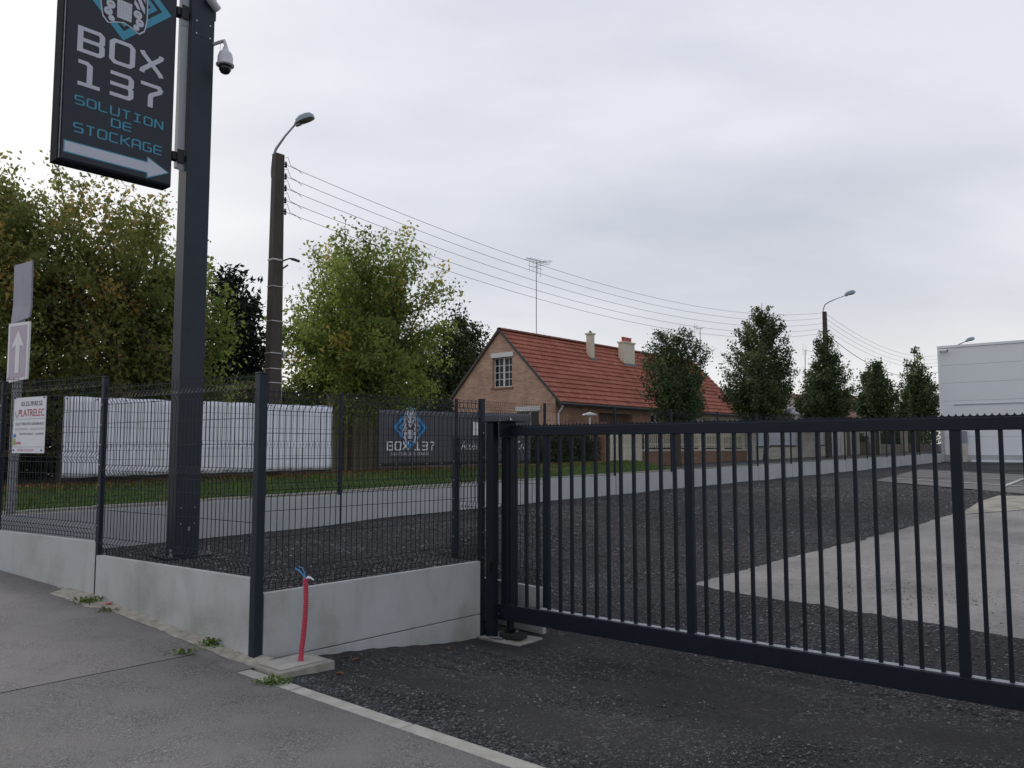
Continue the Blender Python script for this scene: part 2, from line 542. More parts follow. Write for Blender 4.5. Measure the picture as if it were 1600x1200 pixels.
def brick_mat(name, axis, c1, c2, mortar, w=.22, h=.065):
    m, t, b = nodes(name)
    b.inputs["Roughness"].default_value = .9
    g = t.nodes.new("ShaderNodeNewGeometry")
    d = t.nodes.new("ShaderNodeVectorMath"); d.operation = 'DOT_PRODUCT'; d.inputs[1].default_value = axis
    t.links.new(g.outputs["Position"], d.inputs[0])
    s = t.nodes.new("ShaderNodeSeparateXYZ"); t.links.new(g.outputs["Position"], s.inputs[0])
    c = t.nodes.new("ShaderNodeCombineXYZ"); t.links.new(d.outputs["Value"], c.inputs[0]); t.links.new(s.outputs[2], c.inputs[1])
    k = t.nodes.new("ShaderNodeTexBrick"); t.links.new(c.outputs[0], k.inputs["Vector"])
    k.inputs["Scale"].default_value = 1; k.inputs["Brick Width"].default_value = w; k.inputs["Row Height"].default_value = h
    k.inputs["Mortar Size"].default_value = .008
    k.inputs["Color1"].default_value = (*c1, 1); k.inputs["Color2"].default_value = (*c2, 1); k.inputs["Mortar"].default_value = (*mortar, 1)
    n = t.nodes.new("ShaderNodeTexNoise"); n.inputs["Scale"].default_value = 1.3; n.inputs["Detail"].default_value = 5
    t.links.new(g.outputs["Position"], n.inputs["Vector"])
    r = t.nodes.new("ShaderNodeValToRGB"); t.links.new(n.outputs[0], r.inputs[0])
    r.color_ramp.elements[0].position = .3; r.color_ramp.elements[0].color = (.82, .8, .78, 1); r.color_ramp.elements[1].position = .7; r.color_ramp.elements[1].color = (1.1, 1.08, 1.05, 1)
    mm = t.nodes.new("ShaderNodeMix"); mm.data_type = 'RGBA'; mm.blend_type = 'MULTIPLY'; mm.inputs[0].default_value = 1
    t.links.new(k.outputs["Color"], mm.inputs[6]); t.links.new(r.outputs[0], mm.inputs[7]); t.links.new(mm.outputs[2], b.inputs["Base Color"])
    bp = t.nodes.new("ShaderNodeBump"); bp.inputs["Strength"].default_value = .5; bp.inputs["Distance"].default_value = .01; bp.invert = True
    t.links.new(k.outputs["Fac"], bp.inputs["Height"]); t.links.new(bp.outputs[0], b.inputs["Normal"])


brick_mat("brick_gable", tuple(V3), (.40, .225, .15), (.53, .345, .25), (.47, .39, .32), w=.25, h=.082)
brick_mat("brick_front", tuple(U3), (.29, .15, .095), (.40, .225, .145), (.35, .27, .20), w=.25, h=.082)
brick_mat("brick_low", tuple(U3), (.24, .125, .08), (.31, .17, .11), (.26, .20, .15))
brick_mat("siding", tuple(U3), (.52, .46, .36), (.55, .49, .385), (.33, .29, .23), w=30, h=.21)

# ================================================================== SETTING
rnd = random.Random(7)
rng = np.random.default_rng(11)


def clip(poly, p, n):
    outp = []
    for i in range(len(poly)):
        a, b = np.array(poly[i], float), np.array(poly[(i + 1) % len(poly)], float)
        da, db = np.dot(a - p, n), np.dot(b - p, n)
        if da <= 0: outp.append(a)
        if da * db < 0: outp.append(a + (b - a) * da / (da - db))
    return outp


def side_h(t, d): return h_side(d)


TK = -12.36                                             # line of the kerb
# one wide sheet to the horizon
gm = MB()
gs = [-700, -300, -120, -60, -30, -15, 0, 15, 35, 60, 120, 300, 700]
idx = {}
for i, a in enumerate(gs):
    for j, b in enumerate(gs):
        w = TD(a, b)
        idx[i, j] = len(gm.v); gm.v.append((w[0], w[1], max(-.75, min(1.2, lotA(a) - 1.0))))
for i in range(len(gs) - 1):
    for j in range(len(gs) - 1):
        gm.f.append((idx[i, j], idx[i + 1, j], idx[i + 1, j + 1], idx[i, j + 1]))
struct(gm.build("ground", "terrain"))

# pavement: pale old asphalt and the darker new patch, a cracked seam between
sa, sb = np.array(td(GH(341, 1016, side_h))), np.array(td(GH(0, 1085, side_h)))
sd_ = (sb - sa) / np.linalg.norm(sb - sa); sn = np.array([-sd_[1], sd_[0]])
if sn[1] < 0: sn = -sn                                  # sn points to larger d (old side)
rect = [(-34, -30), (TK - .06, -30), (TK - .06, 14), (-34, 14)]
for nm, mt, pl in (("pavement", "asphalt_old", clip(rect, sa + sn * .006, -sn)), ("pavement", "asphalt_new", clip(rect, sa - sn * .006, sn))):
    struct(sheet(nm, pl, side_h, mt, step=.5))
struct(sheet("pavement", [(TK - .06, -5.06), (-12.1, -5.06), (-12.1, 14), (TK - .06, 14)], side_h, "asphalt_old", step=.3))
struct(sheet("pavement_bedding", [(-34, -30), (TK - .02, -30), (TK - .02, 14), (-34, 14)], side_h, "soil", step=1.0, dz=-.03))

# kerb stones, one metre each, set flush
kerb = bpy.data.objects.new("kerb", None); COL.objects.link(kerb); kerb.location = tuple(TD(TK, -5.7, 0)); struct(kerb)
ts = [-4.72, -5.70, -6.80, -7.80, -8.80, -9.80, -10.80, -11.80, -12.80, -13.80]
for a, b in zip(ts, ts[1:]):
    mbk = MB()
    za, zb = .016 + rnd.uniform(-.003, .003), .016
    o = TD(TK - .055, a - .006, -.15)
    mbk.ob(o, U3 * .115, -V3 * (a - b - .012), (0, 0, .15 + za))
    mbk.build("kerb_stone", "kerb_concrete", kerb, bevel=.006)

# spread mortar along the foot of the left wall
mm = MB()
ds = np.linspace(-5.04, -1.6, 150)
ra, rb = [], []
jw = 0.0
for d in ds:
    k = (d + 5.0) / 2.33
    t0 = -12.1 - .23 * k                                    # foot of the wall
    jw = jw * .8 + rnd.gauss(0, .004)
    w = .135 + jw
    if -2.95 < d < -2.1: w += .10 * sm((d + 2.95) / .12) * sm((-2.1 - d) / .1 + .05)
    if d > -2.1: w = max(.03, .085 - .11 * (d + 2.1) / .5 + jw)
    ra.append(TD(t0, d, h_side(d) + .03)); rb.append(TD(t0 - w - .03, d, h_side(d) + .003))
for i in range(len(ds) - 1):
    mm.add([ra[i], ra[i + 1], rb[i + 1], rb[i]], [(0, 1, 2, 3)])
struct(mm.build("mortar_strip", "mortar"))

# gravel: entrance, fenced tip, yard


def rut(t, d):
    """rake and tyre marks run along the street in the fine surface"""
    w = sm((t + 12.2) / .5) * sm((-9.4 - t) / .3)
    return h_drive(t, d) + w * (.006 * math.sin(t * 26 + 1.5 * math.sin(d * .8) + .6 * math.sin(d * 3)) * (.5 + .5 * math.sin(d * 1.1 + t)) + .010 * math.sin(t * 3.1 + d * 1.7) * math.sin(d * 2.3))


struct(sheet("entrance_gravel", [(TK + .05, -12), (-9.28, -12), (-9.28, -4.9), (TK + .05, -4.9)], rut, "gravel_fine", step=.06))
struct(sheet("entrance_gravel", [(TK + .05, -30), (-9.28, -30), (-9.28, -12), (TK + .05, -12)], h_drive, "gravel_fine", step=.5))
struct(sheet("planting_gravel", [(-12.64, .05), (-12.03, -4.85), (-9.24, -4.85), (-9.24, .05)], h_tri, "gravel_yard", step=.3))


def rough_lot(t, d): return h_lot(t, d) + .012 * sm((t + 9.2) / 2) * math.sin(t * 2.1 + d) * math.sin(d * 1.7 - t * .6)


struct(sheet("yard_gravel", [(-9.29, -34), (32, -34), (32, .05), (-9.29, .05)], rough_lot, "gravel_yard", step=.4))

# old concrete in the yard
c0, c1 = np.array(td(GH(1068, 915, h_lot))), np.array(td(GH(1600, 1003, h_lot)))
c2 = np.array(td(GH(1515, 797, h_lot))); c3 = np.array(td(GH(1600, 796, h_lot)))
far = c0 + (c1 - c0) / np.linalg.norm(c1 - c0) * 16
far2 = c2 + (c3 - c2) / np.linalg.norm(c3 - c2) * 16
slabp = [c0, far, far2, c2]
struct(sheet("yard_concrete", slabp, h_lot, "asphalt_slab", step=.35, dz=.014))


def gravel_lip(a, b, inward, seed):
    """gravel washed raggedly over a slab edge"""
    g = random.Random(seed); m_ = MB(); n = int(np.linalg.norm(b - a) / .05); o1, o2 = [], []
    j = 0.0; inward = inward / np.linalg.norm(inward)
    for i in range(n + 1):
        p = a + (b - a) * i / n
        j = j * .85 + g.gauss(0, .03)
        w = .03 + .02 * math.sin(i * .07 + seed) + j * .45 + g.gauss(0, .008)
        e1, e2 = p - inward * .25, p + inward * w
        o1.append(TD(*e1, h_lot(*e1) - .004)); o2.append(TD(*e2, h_lot(*e2) + .019))
    for i in range(n): m_.add([o1[i], o1[i + 1], o2[i + 1], o2[i]], [(0, 1, 2, 3)])
    struct(m_.build("gravel_edge", "gravel_yard"))


gravel_lip(c0, far, c2 - c0, 3); gravel_lip(c0, c2, far - c0, 8)
q0, q1 = np.array(td(GH(1500, 806, h_lot))), np.array(td(GH(1560, 776, h_lot)))
struct(sheet("yard_strip", [q0, c3 + (c3 - c2) * .4, q1 + (c3 - c2) * 1.6, q1], h_lot, "yard_tan", step=.35, dz=.022))
pk = [np.array(td(GH(x, y, h_lot))) for x, y in ((1366, 752), (1590, 772), (1590, 737), (1437, 734))]
pe = (pk[1] - pk[0]) / np.linalg.norm(pk[1] - pk[0])
park = struct(sheet("parking_asphalt", [pk[0], pk[0] + pe * 22, pk[3] + pe * 24, pk[3]], h_lot, "asphalt_yard", step=.5, dz=.02))
for (xa, ya, xb, yb) in ((1425, 740.5, 1600, 743.5), (1412, 745.5, 1600, 751.5), (1398, 749, 1600, 762), (1566, 763, 1600, 749)):
    A, B = np.array(td(GH(xa, ya, h_lot))), np.array(td(GH(xb, yb, h_lot)))
    n = np.array([-(B - A)[1], (B - A)[0]]); n = n / np.linalg.norm(n) * .06
    lm = MB(); K = 14
    for i in range(K):
        p, q = A + (B - A) * i / K, A + (B - A) * (i + 1) / K
        lm.add([TD(*(x), h_lot(*x) + .036) for x in (p - n, q - n, q + n, p + n)], [(0, 1, 2, 3)])
    lm.build("painted_line", "paint_line", park)

# the street behind the yard, its verge and footway
struct(sheet("road", [(-45, .28), (120, .28), (120, 3.5), (-45, 3.5)], lambda t, d: h_street(t), "asphalt_road", step=2))
km = bpy.data.objects.new("street_kerb", None); COL.objects.link(km); km.location = tuple(TD(0, 3.55, h_street(0))); struct(km)
for i in range(-16, 44):
    mbk = MB(); mbk.ob(TD(i, 3.5, h_street(i) - .1), U3 * .985, V3 * .14, (0, 0, .215)); mbk.build("kerb_stone", "kerb_concrete", km)
struct(sheet("verge", [(-45, 3.64), (9.4, 3.64), (9.4, 6.6), (-45, 6.6)], h_bank, "turf", step=.5))
struct(sheet("garden_soil", [(-45, 6.5), (8.6, 6.5), (8.6, 16), (-45, 16)], lambda t, d: h_bank(t, 9) - .01, "soil", step=1.5))
struct(sheet("leaf_strip", [(-14, 5.0), (9.3, 5.0), (9.3, 6.5), (-14, 6.5)], h_bank, "soil", step=.5, dz=.01))
struct(sheet("footway", [(9.4, 3.64), (120, 3.64), (120, 5.75), (9.4, 5.75)], lambda t, d: h_street(t) + .115, "asphalt_road", step=2))
struct(sheet("house_plot", [(8.6, 5.75), (120, 5.75), (120, 45), (8.6, 45)], lambda t, d: h_street(t) + .13, "asphalt_road", step=4))


# ------------------------------------------------------------------ loose stones, grass, fallen leaves
OCT = np.array([(1, 0, 0), (-1, 0, 0), (0, 1, 0), (0, -1, 0), (0, 0, 1), (0, 0, -1)], float)
OCF = np.array([(0, 2, 4), (2, 1, 4), (1, 3, 4), (3, 0, 4), (2, 0, 5), (1, 2, 5), (3, 1, 5), (0, 3, 5)])


def stones(name, n, t0, t1, d0, d1, hf, s0, s1, seed, keep=None, tmax=1.0, parent=None, thr=-.15):
    g = np.random.default_rng(seed)
    t, d = g.uniform(t0, t1, n), g.uniform(d0, d1, n)
    # patches
    ph = np.sin(t * 1.9 + 1.3 * np.sin(d * 1.1 + seed)) * np.sin(d * 1.3 + .9 * np.sin(t * 1.4)) + .4 * np.sin(t * 6.1 + d) * np.sin(d * 4.3) + g.normal(0, .42, n)
    k = ph > thr
    if keep is not None: k &= np.array([keep(a, b) for a, b in zip(t, d)])
    t, d = t[k], d[k]; n = len(t)
    s = s0 + (s1 - s0) * g.random(n) ** 2.2
    h = np.array([hf(a, b) for a, b in zip(t, d)])
    c = O[None] + t[:, None] * U[None] + d[:, None] * V_[None]
    th = g.uniform(0, 2 * np.pi, n); ct, st = np.cos(th), np.sin(th)
    P = OCT[None] * (1 + g.uniform(-.35, .35, (n, 6, 1))) + g.uniform(-.25, .25, (n, 6, 3))
    P = P * s[:, None, None] * np.stack([g.uniform(.8, 1.4, n), g.uniform(.6, 1, n), g.uniform(.35, .7, n)], 1)[:, None]
    x = P[..., 0] * ct[:, None] - P[..., 1] * st[:, None]; y = P[..., 0] * st[:, None] + P[..., 1] * ct[:, None]
    vs = np.stack([x + c[:, :1], y + c[:, 1:], P[..., 2] + (h + s * .12)[:, None]], -1).reshape(-1, 3)
    fs = (OCF[None] + 6 * np.arange(n)[:, None, None]).reshape(-1, 3)
    ti = np.repeat(np.clip(g.beta(1.5, 1.9, n), 0, tmax), 8)
    return stuff(link(name, np_mesh(name, vs, fs, ti), "stone", parent))


def tagged_stuff(o, label, cat): o["label"] = label; o["category"] = cat; return o


def off_foot(t, d): return not (-12.4 < t < -11.72 and d > -5.45) and not (-10.1 < t < -9.1 and d > -5.75)


tagged_stuff(stones("gravel", 70000, TK + .07, -9.3, -11.5, -4.98, h_drive, .0035, .0125, 1, off_foot, thr=-.08), "dark crushed stones strewn over the entrance in front of the gate", "gravel")
tagged_stuff(stones("gravel", 20000, -12.1, -9.25, -4.75, -.1, h_tri, .008, .022, 2, thr=-.5), "dark slate stones in the fenced tip round the sign pole", "gravel")


tagged_stuff(stones("gravel", 5200, TK + .1, -9.3, -11.5, -5.0, h_drive, .008, .017, 12, off_foot, thr=.0), "pale coarser chips scattered over the dark entrance gravel", "gravel")


def near_kerb(t, d): return off_foot(t, d) and abs(d + 6.4) < 1.5 and (t - TK - .1) < abs(rnd.gauss(0, .28))


tagged_stuff(stones("gravel", 16000, TK + .07, TK + 1.2, -8, -4.98, h_drive, .007, .018, 9, near_kerb, .8, thr=-.6), "loose bluish grey pebbles gathered along the entrance kerb", "gravel")


def off_slab(t, d):
    P = slabp
    for i in range(4):
        a, b = P[i], P[(i + 1) % 4]
        if (b[0] - a[0]) * (d - a[1]) - (b[1] - a[1]) * (t - a[0]) > .0: return True
    return False


cw = (slabp[1][0] - slabp[0][0]) * (slabp[2][1] - slabp[0][1]) - (slabp[1][1] - slabp[0][1]) * (slabp[2][0] - slabp[0][0])
if cw > 0: slabp = slabp[::-1]
tagged_stuff(stones("gravel", 90000, -9.2, 8, -13, -.05, rough_lot, .008, .024, 3, off_slab, thr=-.45), "dark slate stones covering the yard behind the gate", "gravel")
pc_ = np.array(td(GH(1440, 925, h_lot)))


def spill(t, d): return math.hypot((t - pc_[0]) / .75, (d - pc_[1]) / 1.2) < abs(rnd.gauss(0, .55))


tagged_stuff(stones("gravel", 16000, pc_[0] - 2, pc_[0] + 2, pc_[1] - 3, pc_[1] + 3, lambda t, d: h_lot(t, d) + .014, .004, .012, 4, spill, .5), "small dark stones spilled over the pale yard concrete", "gravel")


def strewn(t, d): return rnd.random() < .12


tagged_stuff(stones("gravel", 3000, -6.9, 3, -12, -7, lambda t, d: h_lot(t, d) + .014, .005, .016, 5, strewn, .6), "single stones strewn across the yard concrete", "gravel")


def fringe(t, d):
    """near the slab's edges only, thinning inwards"""
    best = 9
    for i in range(4):
        a, b = slabp[i], slabp[(i + 1) % 4]; e_ = b - a; L_ = np.linalg.norm(e_)
        q = np.array([t, d]) - a; x = np.dot(q, e_) / L_
        if -.3 < x < L_ + .3: best = min(best, abs(e_[0] * q[1] - e_[1] * q[0]) / L_)
    return best < abs(rnd.gauss(0, .11))


tagged_stuff(stones("gravel", 60000, -8.2, 3, -12, -5, lambda t, d: h_lot(t, d) + .006, .006, .02, 6, fringe, .7), "loose stones fringing the edges of the yard concrete", "gravel")


def blades(name, n, t0, t1, d0, d1, hf, hmin, hmax, wid, matn, seed, parent=None, keep=None):
    g = np.random.default_rng(seed)
    t, d = g.uniform(t0, t1, n), g.uniform(d0, d1, n)
    if keep is not None:
        k = np.array([keep(a, b) for a, b in zip(t, d)]); t, d = t[k], d[k]; n = len(t)
    h = np.array([hf(a, b) for a, b in zip(t, d)])
    c = np.concatenate([O[None] + t[:, None] * U[None] + d[:, None] * V_[None], h[:, None]], 1)
    th = g.uniform(0, 2 * np.pi, n); a = np.stack([np.cos(th), np.sin(th), 0 * th], 1) * wid
    L_ = g.uniform(hmin, hmax, n)
    tip = c + np.stack([g.normal(0, .5, n) * L_, g.normal(0, .5, n) * L_, L_], 1)
    vs = np.stack([c - a, c + a, tip], 1).reshape(-1, 3)
    fs = np.arange(3 * n).reshape(-1, 3)
    return stuff(link(name, np_mesh(name, vs, fs, g.random(n)), matn, parent))


tagged_stuff(blades("grass", 42000, -16, 9.3, 3.66, 5.3, h_bank, .03, .10, .007, "blade", 21), "short green grass on the bank under the banners", "grass")


def fallen(name, n, t0, t1, d0, d1, hf, size, seed, matn="litter"):
    g = np.random.default_rng(seed)
    t, d = g.uniform(t0, t1, n), g.uniform(d0, d1, n)
    h = np.array([hf(a, b) for a, b in zip(t, d)])
    c = np.concatenate([O[None] + t[:, None] * U[None] + d[:, None] * V_[None], h[:, None] + .02], 1)
    a = g.normal(0, 1, (n, 3)) * [1, 1, .4]; a /= np.linalg.norm(a, axis=1)[:, None]
    b = np.cross(a, g.normal(0, .4, (n, 3)) + [0, 0, 1]); b /= np.linalg.norm(b, axis=1)[:, None]
    s = (size * g.uniform(.6, 1.3, n))[:, None]
    vs = np.stack([c - a * s, c - b * s * .6, c + a * s, c + b * s * .6], 1).reshape(-1, 3)
    return stuff(link(name, np_mesh(name, vs, np.arange(4 * n).reshape(-1, 4), g.random(n)), matn))


tagged_stuff(fallen("fallen_leaves", 5200, -14, 9, 4.85, 6.4, h_bank, .05, 31), "orange brown fallen leaves below the banners", "leaves")
tagged_stuff(fallen("fallen_leaves", 260, -14, 9, 3.8, 5, h_bank, .04, 32), "few dry leaves scattered on the green bank", "leaves")


# ================================================================== FENCES
def wire_panel(name, length, height, folds, pitch=.055, wire=.0023, hgap=.2, depth=.035, spikes=.028):
    """welded mesh panel with V folds; x along, y outwards, z up from 0"""
    zz = [(-.0, 0)]
    for f in sorted(folds):
        zz += [(f - .05, 0), (f, depth), (f + .05, 0)]
    zz += [(height, 0), (height + spikes, 0)]
    mbp = MB(); n = max(2, int(round(length / pitch)))
    for i in range(n + 1):
        x = length * i / n
        base = len(mbp.v)
        for z, y in zz:
            for a, b in ((-wire, -wire), (wire, -wire), (wire, wire), (-wire, wire)):
                mbp.v.append((x + a, y + b, z))
        for k in range(len(zz) - 1):
            for c in range(4):
                q = base + k * 4
                mbp.f.append((q + c, q + (c + 1) % 4, q + 4 + (c + 1) % 4, q + 4 + c))
    hs = [.012, height]
    for f in folds: hs += [f - .05, f + .05]
    z = hgap
    while z < height - .05:
        if all(abs(z - f) > .1 for f in folds): hs.append(z)
        z += hgap
    for z in hs: mbp.ob((-.005, wire, z - wire), (length + .01, 0, 0), (0, 2 * wire, 0), (0, 0, 2 * wire))
    for f in folds: mbp.ob((-.005, depth + wire, f - wire), (length + .01, 0, 0), (0, 2 * wire, 0), (0, 0, 2 * wire))
    return mbp.mesh(name)


def fold_list(h): return [.1, h * .5, h - .1]


def fence_post(parent, p, z0, z1, ax, w, dpt, clips=6, side=None, matn="anthracite"):
    ax = np.array([ax[0], ax[1], 0.0]); ax /= np.linalg.norm(ax); nx = np.array([-ax[1], ax[0], 0])
    c = np.array([p[0], p[1], z0])
    po = MB().cbox(c, ax * w, nx * dpt, z1 - z0 - .012).build("post", matn, parent, bevel=.005)
    MB().cbox(c + Z3 * (z1 - z0 - .012), ax * (w + .006), nx * (dpt + .006), .014).build("cap", "rubber", po, bevel=.004)
    if clips:
        s = -1 if side is None else side
        for i in range(clips):
            zc_ = z0 + (z1 - z0) * (.36 + .6 * i / clips)
            q = c + nx * s * dpt / 2 + Z3 * (zc_ - z0)
            MB().cbox(q, ax * .012, nx * .008, .012).build("clip_screw", "chrome", po)
    return po


def panel_at(parent, a, b, z, height, out_sign=1, pitch=.055, folds=None, wire=.0023):
    a, b = np.array(a[:2]), np.array(b[:2])
    L_ = float(np.linalg.norm(b - a))
    me = wire_panel("wire_panel", L_, height, folds or fold_list(height), pitch, wire, depth=.035 * out_sign)
    if not me.materials: me.materials.append(MAT["wire_paint"])
    return put("wire_panel", me, parent, (a[0], a[1], z), math.atan2(b[1] - a[1], b[0] - a[0]))


def plinth(parent, a, b, z0, z1, th=.05, matn="concrete_slab_panel"):
    a, b = np.array([*a[:2], 0.0]), np.array([*b[:2], 0.0])
    d = b - a; n = np.array([-d[1], d[0], 0]); n /= np.linalg.norm(n)
    return MB().ob(a + n * (-th / 2) + Z3 * z0, d, n * th, (0, 0, z1 - z0)).build("plinth_slab", matn, parent, bevel=.004)


def gap(a, b, ga, gb):
    a, b = np.array(a[:2]), np.array(b[:2]); e_ = (b - a) / np.linalg.norm(b - a)
    return a + e_ * ga, b - e_ * gb


# --- street fence turning the corner in front
pC = PX(404, 800, 6.15)[:2]; p1 = PX(158, 760, 7.5)[:2]; p0 = PX(1, 720, 8.55)[:2]
pG = PX(752, 800, 7.95)[:2]
pm = p0 + (p0 - p1) * 1.05
fence = thing("fence", (pC[0], pC[1], 0), "anthracite wire mesh fence on pale concrete slabs turning the corner beside the pavement", "fence")
fence_post(fence, pC, -.1, 2.18, U, .072, .072, 0)
fence_post(fence, p1, .1, 2.27, p0 - p1, .055, .045, 7, 1)
fence_post(fence, p0, .2, 2.31, p0 - p1, .055, .045, 7, 1)
fence_post(fence, pm, .3, 2.43, p0 - p1, .075, .06, 0)
fence_post(fence, pG, -.35, 2.085, U, .055, .05, 6, -1)
a, b = gap(pC, p1, .05, .012); plinth(fence, a, b, .0, .615)
a, b = gap(p1, p0, .012, .012); plinth(fence, a, b, .1, .735)
a, b = gap(p0, pm, .012, .012); plinth(fence, a, b, .2, .85)
a, b = gap(pC, pG, .05, .035)
plinth(fence, a, b, .0, .50); plinth(fence, a, b, -.5, -.008)
for q0_, q1_, z_, h_, ss in ((pC, p1, .63, 1.525, 1), (p1, p0, .75, 1.525, 1), (p0, pm, .865, 1.525, 1), (pC, pG, .515, 1.525, -1)):
    a, b = gap(q0_, q1_, .05, .03)
    panel_at(fence, a, b, z_, h_, ss)

# --- low return fence just inside the gate
r1 = PX(854, 800, 8.0)[:2]; r0 = PX(712, 800, 9.0)[:2]
ret = thing("fence", (r1[0], r1[1], 0), "short low mesh fence on a concrete slab just behind the gate's closing end", "fence")
fence_post(ret, r1, .0, 1.74, r0 - r1, .06, .055, 0); fence_post(ret, r0, .0, 1.72, r0 - r1, .065, .06, 5, 1)
a, b = gap(r1, r0, .035, .035); plinth(ret, a, b, -.3, .225, .05); panel_at(ret, a, b, .24, 1.45, 1)

# --- long fence between yard and street
SPN = 2.58
back = thing("fence", TD(0, 0, lotA(0)), "long anthracite mesh fence on stepped pale concrete slabs between yard and street", "fence")
me_far = None
ang_u = math.atan2(U[1], U[0])
for k in range(-5, 13):
    t0 = k * SPN
    fence_post(back, TD(t0, 0)[:2], lotA(t0) - .12, lotA(t0) + 2.02, U, .055, .04, 0)
    if k == 12: break
    tm = t0 + SPN / 2
    a, b = TD(t0 + .012, 0), TD(t0 + SPN - .012, 0)
    plinth(back, a, b, lotA(tm) - .25, lotA(tm) + .44, .05, "concrete_far")
    if me_far is None:
        me_far = wire_panel("wire_panel", SPN - .08, 1.53, fold_list(1.53), .055, .0019, depth=-.035)
        me_far.materials.append(MAT["wire_paint"])
    put("wire_panel", me_far, back, TD(t0 + .04, -.0, lotA(tm) + .455), ang_u)
tl = -12.62
a, b = TD(tl, 0), TD(-5 * SPN + 0, 0)

# ================================================================== GATE
TH = R(51)
gw = np.array([math.sin(TH), -math.cos(TH), 0.0]); gn = np.array([-gw[1], gw[0], 0.0])   # gn: away from camera side
if gn[1] < 0: gn = -gn
g0 = PX(790, 667, 7.9)
GT = float(g0[2]) - .004                                 # top of top rail
GB1 = float(PX(790, 943, 7.9)[2]); GB0 = GB1 - .15       # bottom rail
g0 = np.array([g0[0], g0[1], 0.0])
MOD = 1.97; NB = 15
gate = thing("sliding_gate", g0 + Z3 * GB0, "long dark sliding gate of slim upright bars with a toothed top", "gate")
glen = MOD * 3.3
MB().ob(g0 - gw * .05 - gn * .03 + Z3 * (GT - .085), gw * glen, gn * .06, (0, 0, .085)).build("top_rail", "gate_paint", gate, bevel=.004)
MB().ob(g0 - gw * .055 - gn * .05 + Z3 * GB0, gw * (glen + .005), gn * .1, (0, 0, .15)).build("bottom_rail", "gate_paint", gate, bevel=.005)
# thin pale strip along the top surface of the bottom rail
MB().ob(g0 + gw * .42 - gn * .022 + Z3 * (GB1 + .0015), gw * (glen - .46), gn * .066, (0, 0, .003)).build("pale_strip", "alu", gate)
barh = GT - .085 - GB1
sq = .026
bar_me = MB().cbox((0, 0, 0), (sq, 0, 0), (0, sq, 0), barh).mesh("bar"); bar_me.materials.append(MAT["gate_paint"])
st_me = MB().cbox((0, 0, 0), (.068, 0, 0), (0, .045, 0), barh).mesh("stile"); st_me.materials.append(MAT["gate_paint"])
ga = math.atan2(gw[1], gw[0])
for m_ in range(4):
    s0 = m_ * MOD
    if s0 < glen: put("stile", st_me, gate, g0 + gw * s0 + Z3 * GB1, ga)
    for k in range(1, NB):
        s = s0 + (.041 + sq / 2) * 0 + MOD * k / NB
        if s < glen - .1: put("bar", bar_me, gate, g0 + gw * s + Z3 * GB1, ga)
tm_ = MB(); pitch = .0425; n = int((glen - .2) / pitch)
for i in range(n):
    s = .08 + i * pitch; P_ = []
    for k in range(7):
        th = math.pi * k / 6
        P_.append((s + pitch / 2 - math.cos(th) * pitch * .46, .026 - math.sin(th) * .016))
    poly = [(s, 0), (s, .027)] + [(x, z) for x, z in P_] + [(s + pitch, .027), (s + pitch, 0)]
    pts = [g0 + gw * x + Z3 * (GT + .001 + z) - gn * .002 for x, z in poly]
    for i0 in range(1, len(pts) - 2):                     # strip of quads between the scallop and the base
        pass
    base = [g0 + gw * x + Z3 * (GT + .001) - gn * .002 for x, z in poly[1:-1]]
    topp = pts[1:-1]
    for q in range(len(topp) - 1):
        tm_.add([base[q], base[q + 1], topp[q + 1], topp[q]] + [p + gn * .004 for p in (base[q], base[q + 1], topp[q + 1], topp[q])],
                [(0, 1, 2, 3), (7, 6, 5, 4), (3, 2, 6, 7)])
tm_.build("toothed_strip", "gate_paint", gate)
bm_ = MB()
for zz in (GB0 + .05, GB0 + .11):
    bm_.cbox(g0 - gw * .04 - gn * .052 + Z3 * zz, gw * .012, gn * .01, .012)
bm_.build("bolt", "chrome", gate)

# guide frame that the gate shuts into
gp = PX(769, 700, 7.86); gp = np.array([gp[0], gp[1], 0.0])
GZ = h_drive(-9.6, -5.1)
portal = thing("gate_guide_post", gp + Z3 * GZ, "stout square steel post with keyhole cover that the gate closes into", "post")
MB().cbox(gp + Z3 * (GZ + .01), gw * .092, gn * .08, 1.84 - GZ).build("post", "gate_paint", portal, bevel=.006)
gq = gp + gw * .10 + gn * .16
MB().cbox(gq + Z3 * (GZ + .01), gw * .05, gn * .06, 1.84 - GZ).build("rear_post", "gate_paint", portal, bevel=.005)
MB().ob(gp - gw * .06 - gn * .06 + Z3 * 1.852, gw * .32, gn * .28, (0, 0, .012)).build("top_plate", "gate_paint", portal, bevel=.003)
MB().ob(gp + gw * .135 - gn * .062 + Z3 * 1.70, gw * .018, gn * .25, (0, 0, .15)).build("guide_bracket", "gate_paint", portal, bevel=.003)
MB().cbox(gp + Z3 * GZ, gw * .2, gn * .2, .012).build("base_plate", "galv", portal)
MB().cbox(gp + gw * .022 - gn * .06 + Z3 * .42, gw * .035, gn * .016, .10).build("lock_cover", "black_gloss", portal, bevel=.005)
rc = gp + gw * .22 + gn * .03
rl = MB(); rl.ob(rc - gw * .1 - gn * .07 + Z3 * (GZ + .03), gw * .24, gn * .14, (0, 0, .05)); rl.build("roller_bracket", "rubber", portal, bevel=.01)
rr = MB(); rr.tube([rc - gn * .06 + Z3 * (GZ + .06), rc + gn * .06 + Z3 * (GZ + .06)], .045, 14); rr.build("roller", "black_gloss", portal)
rb_ = MB(); rb_.tube([gp + gw * .05 - gn * .09 + Z3 * (GZ + .03), gp + gw * .19 - gn * .075 + Z3 * (GZ + .035)], .011, 8); rb_.build("anchor_bolt", "galv", portal)
pad = MB(); pad.ob(gp - gw * .08 - gn * .1 + Z3 * (GZ - .15), gw * .5, gn * .36, (0, 0, .168))
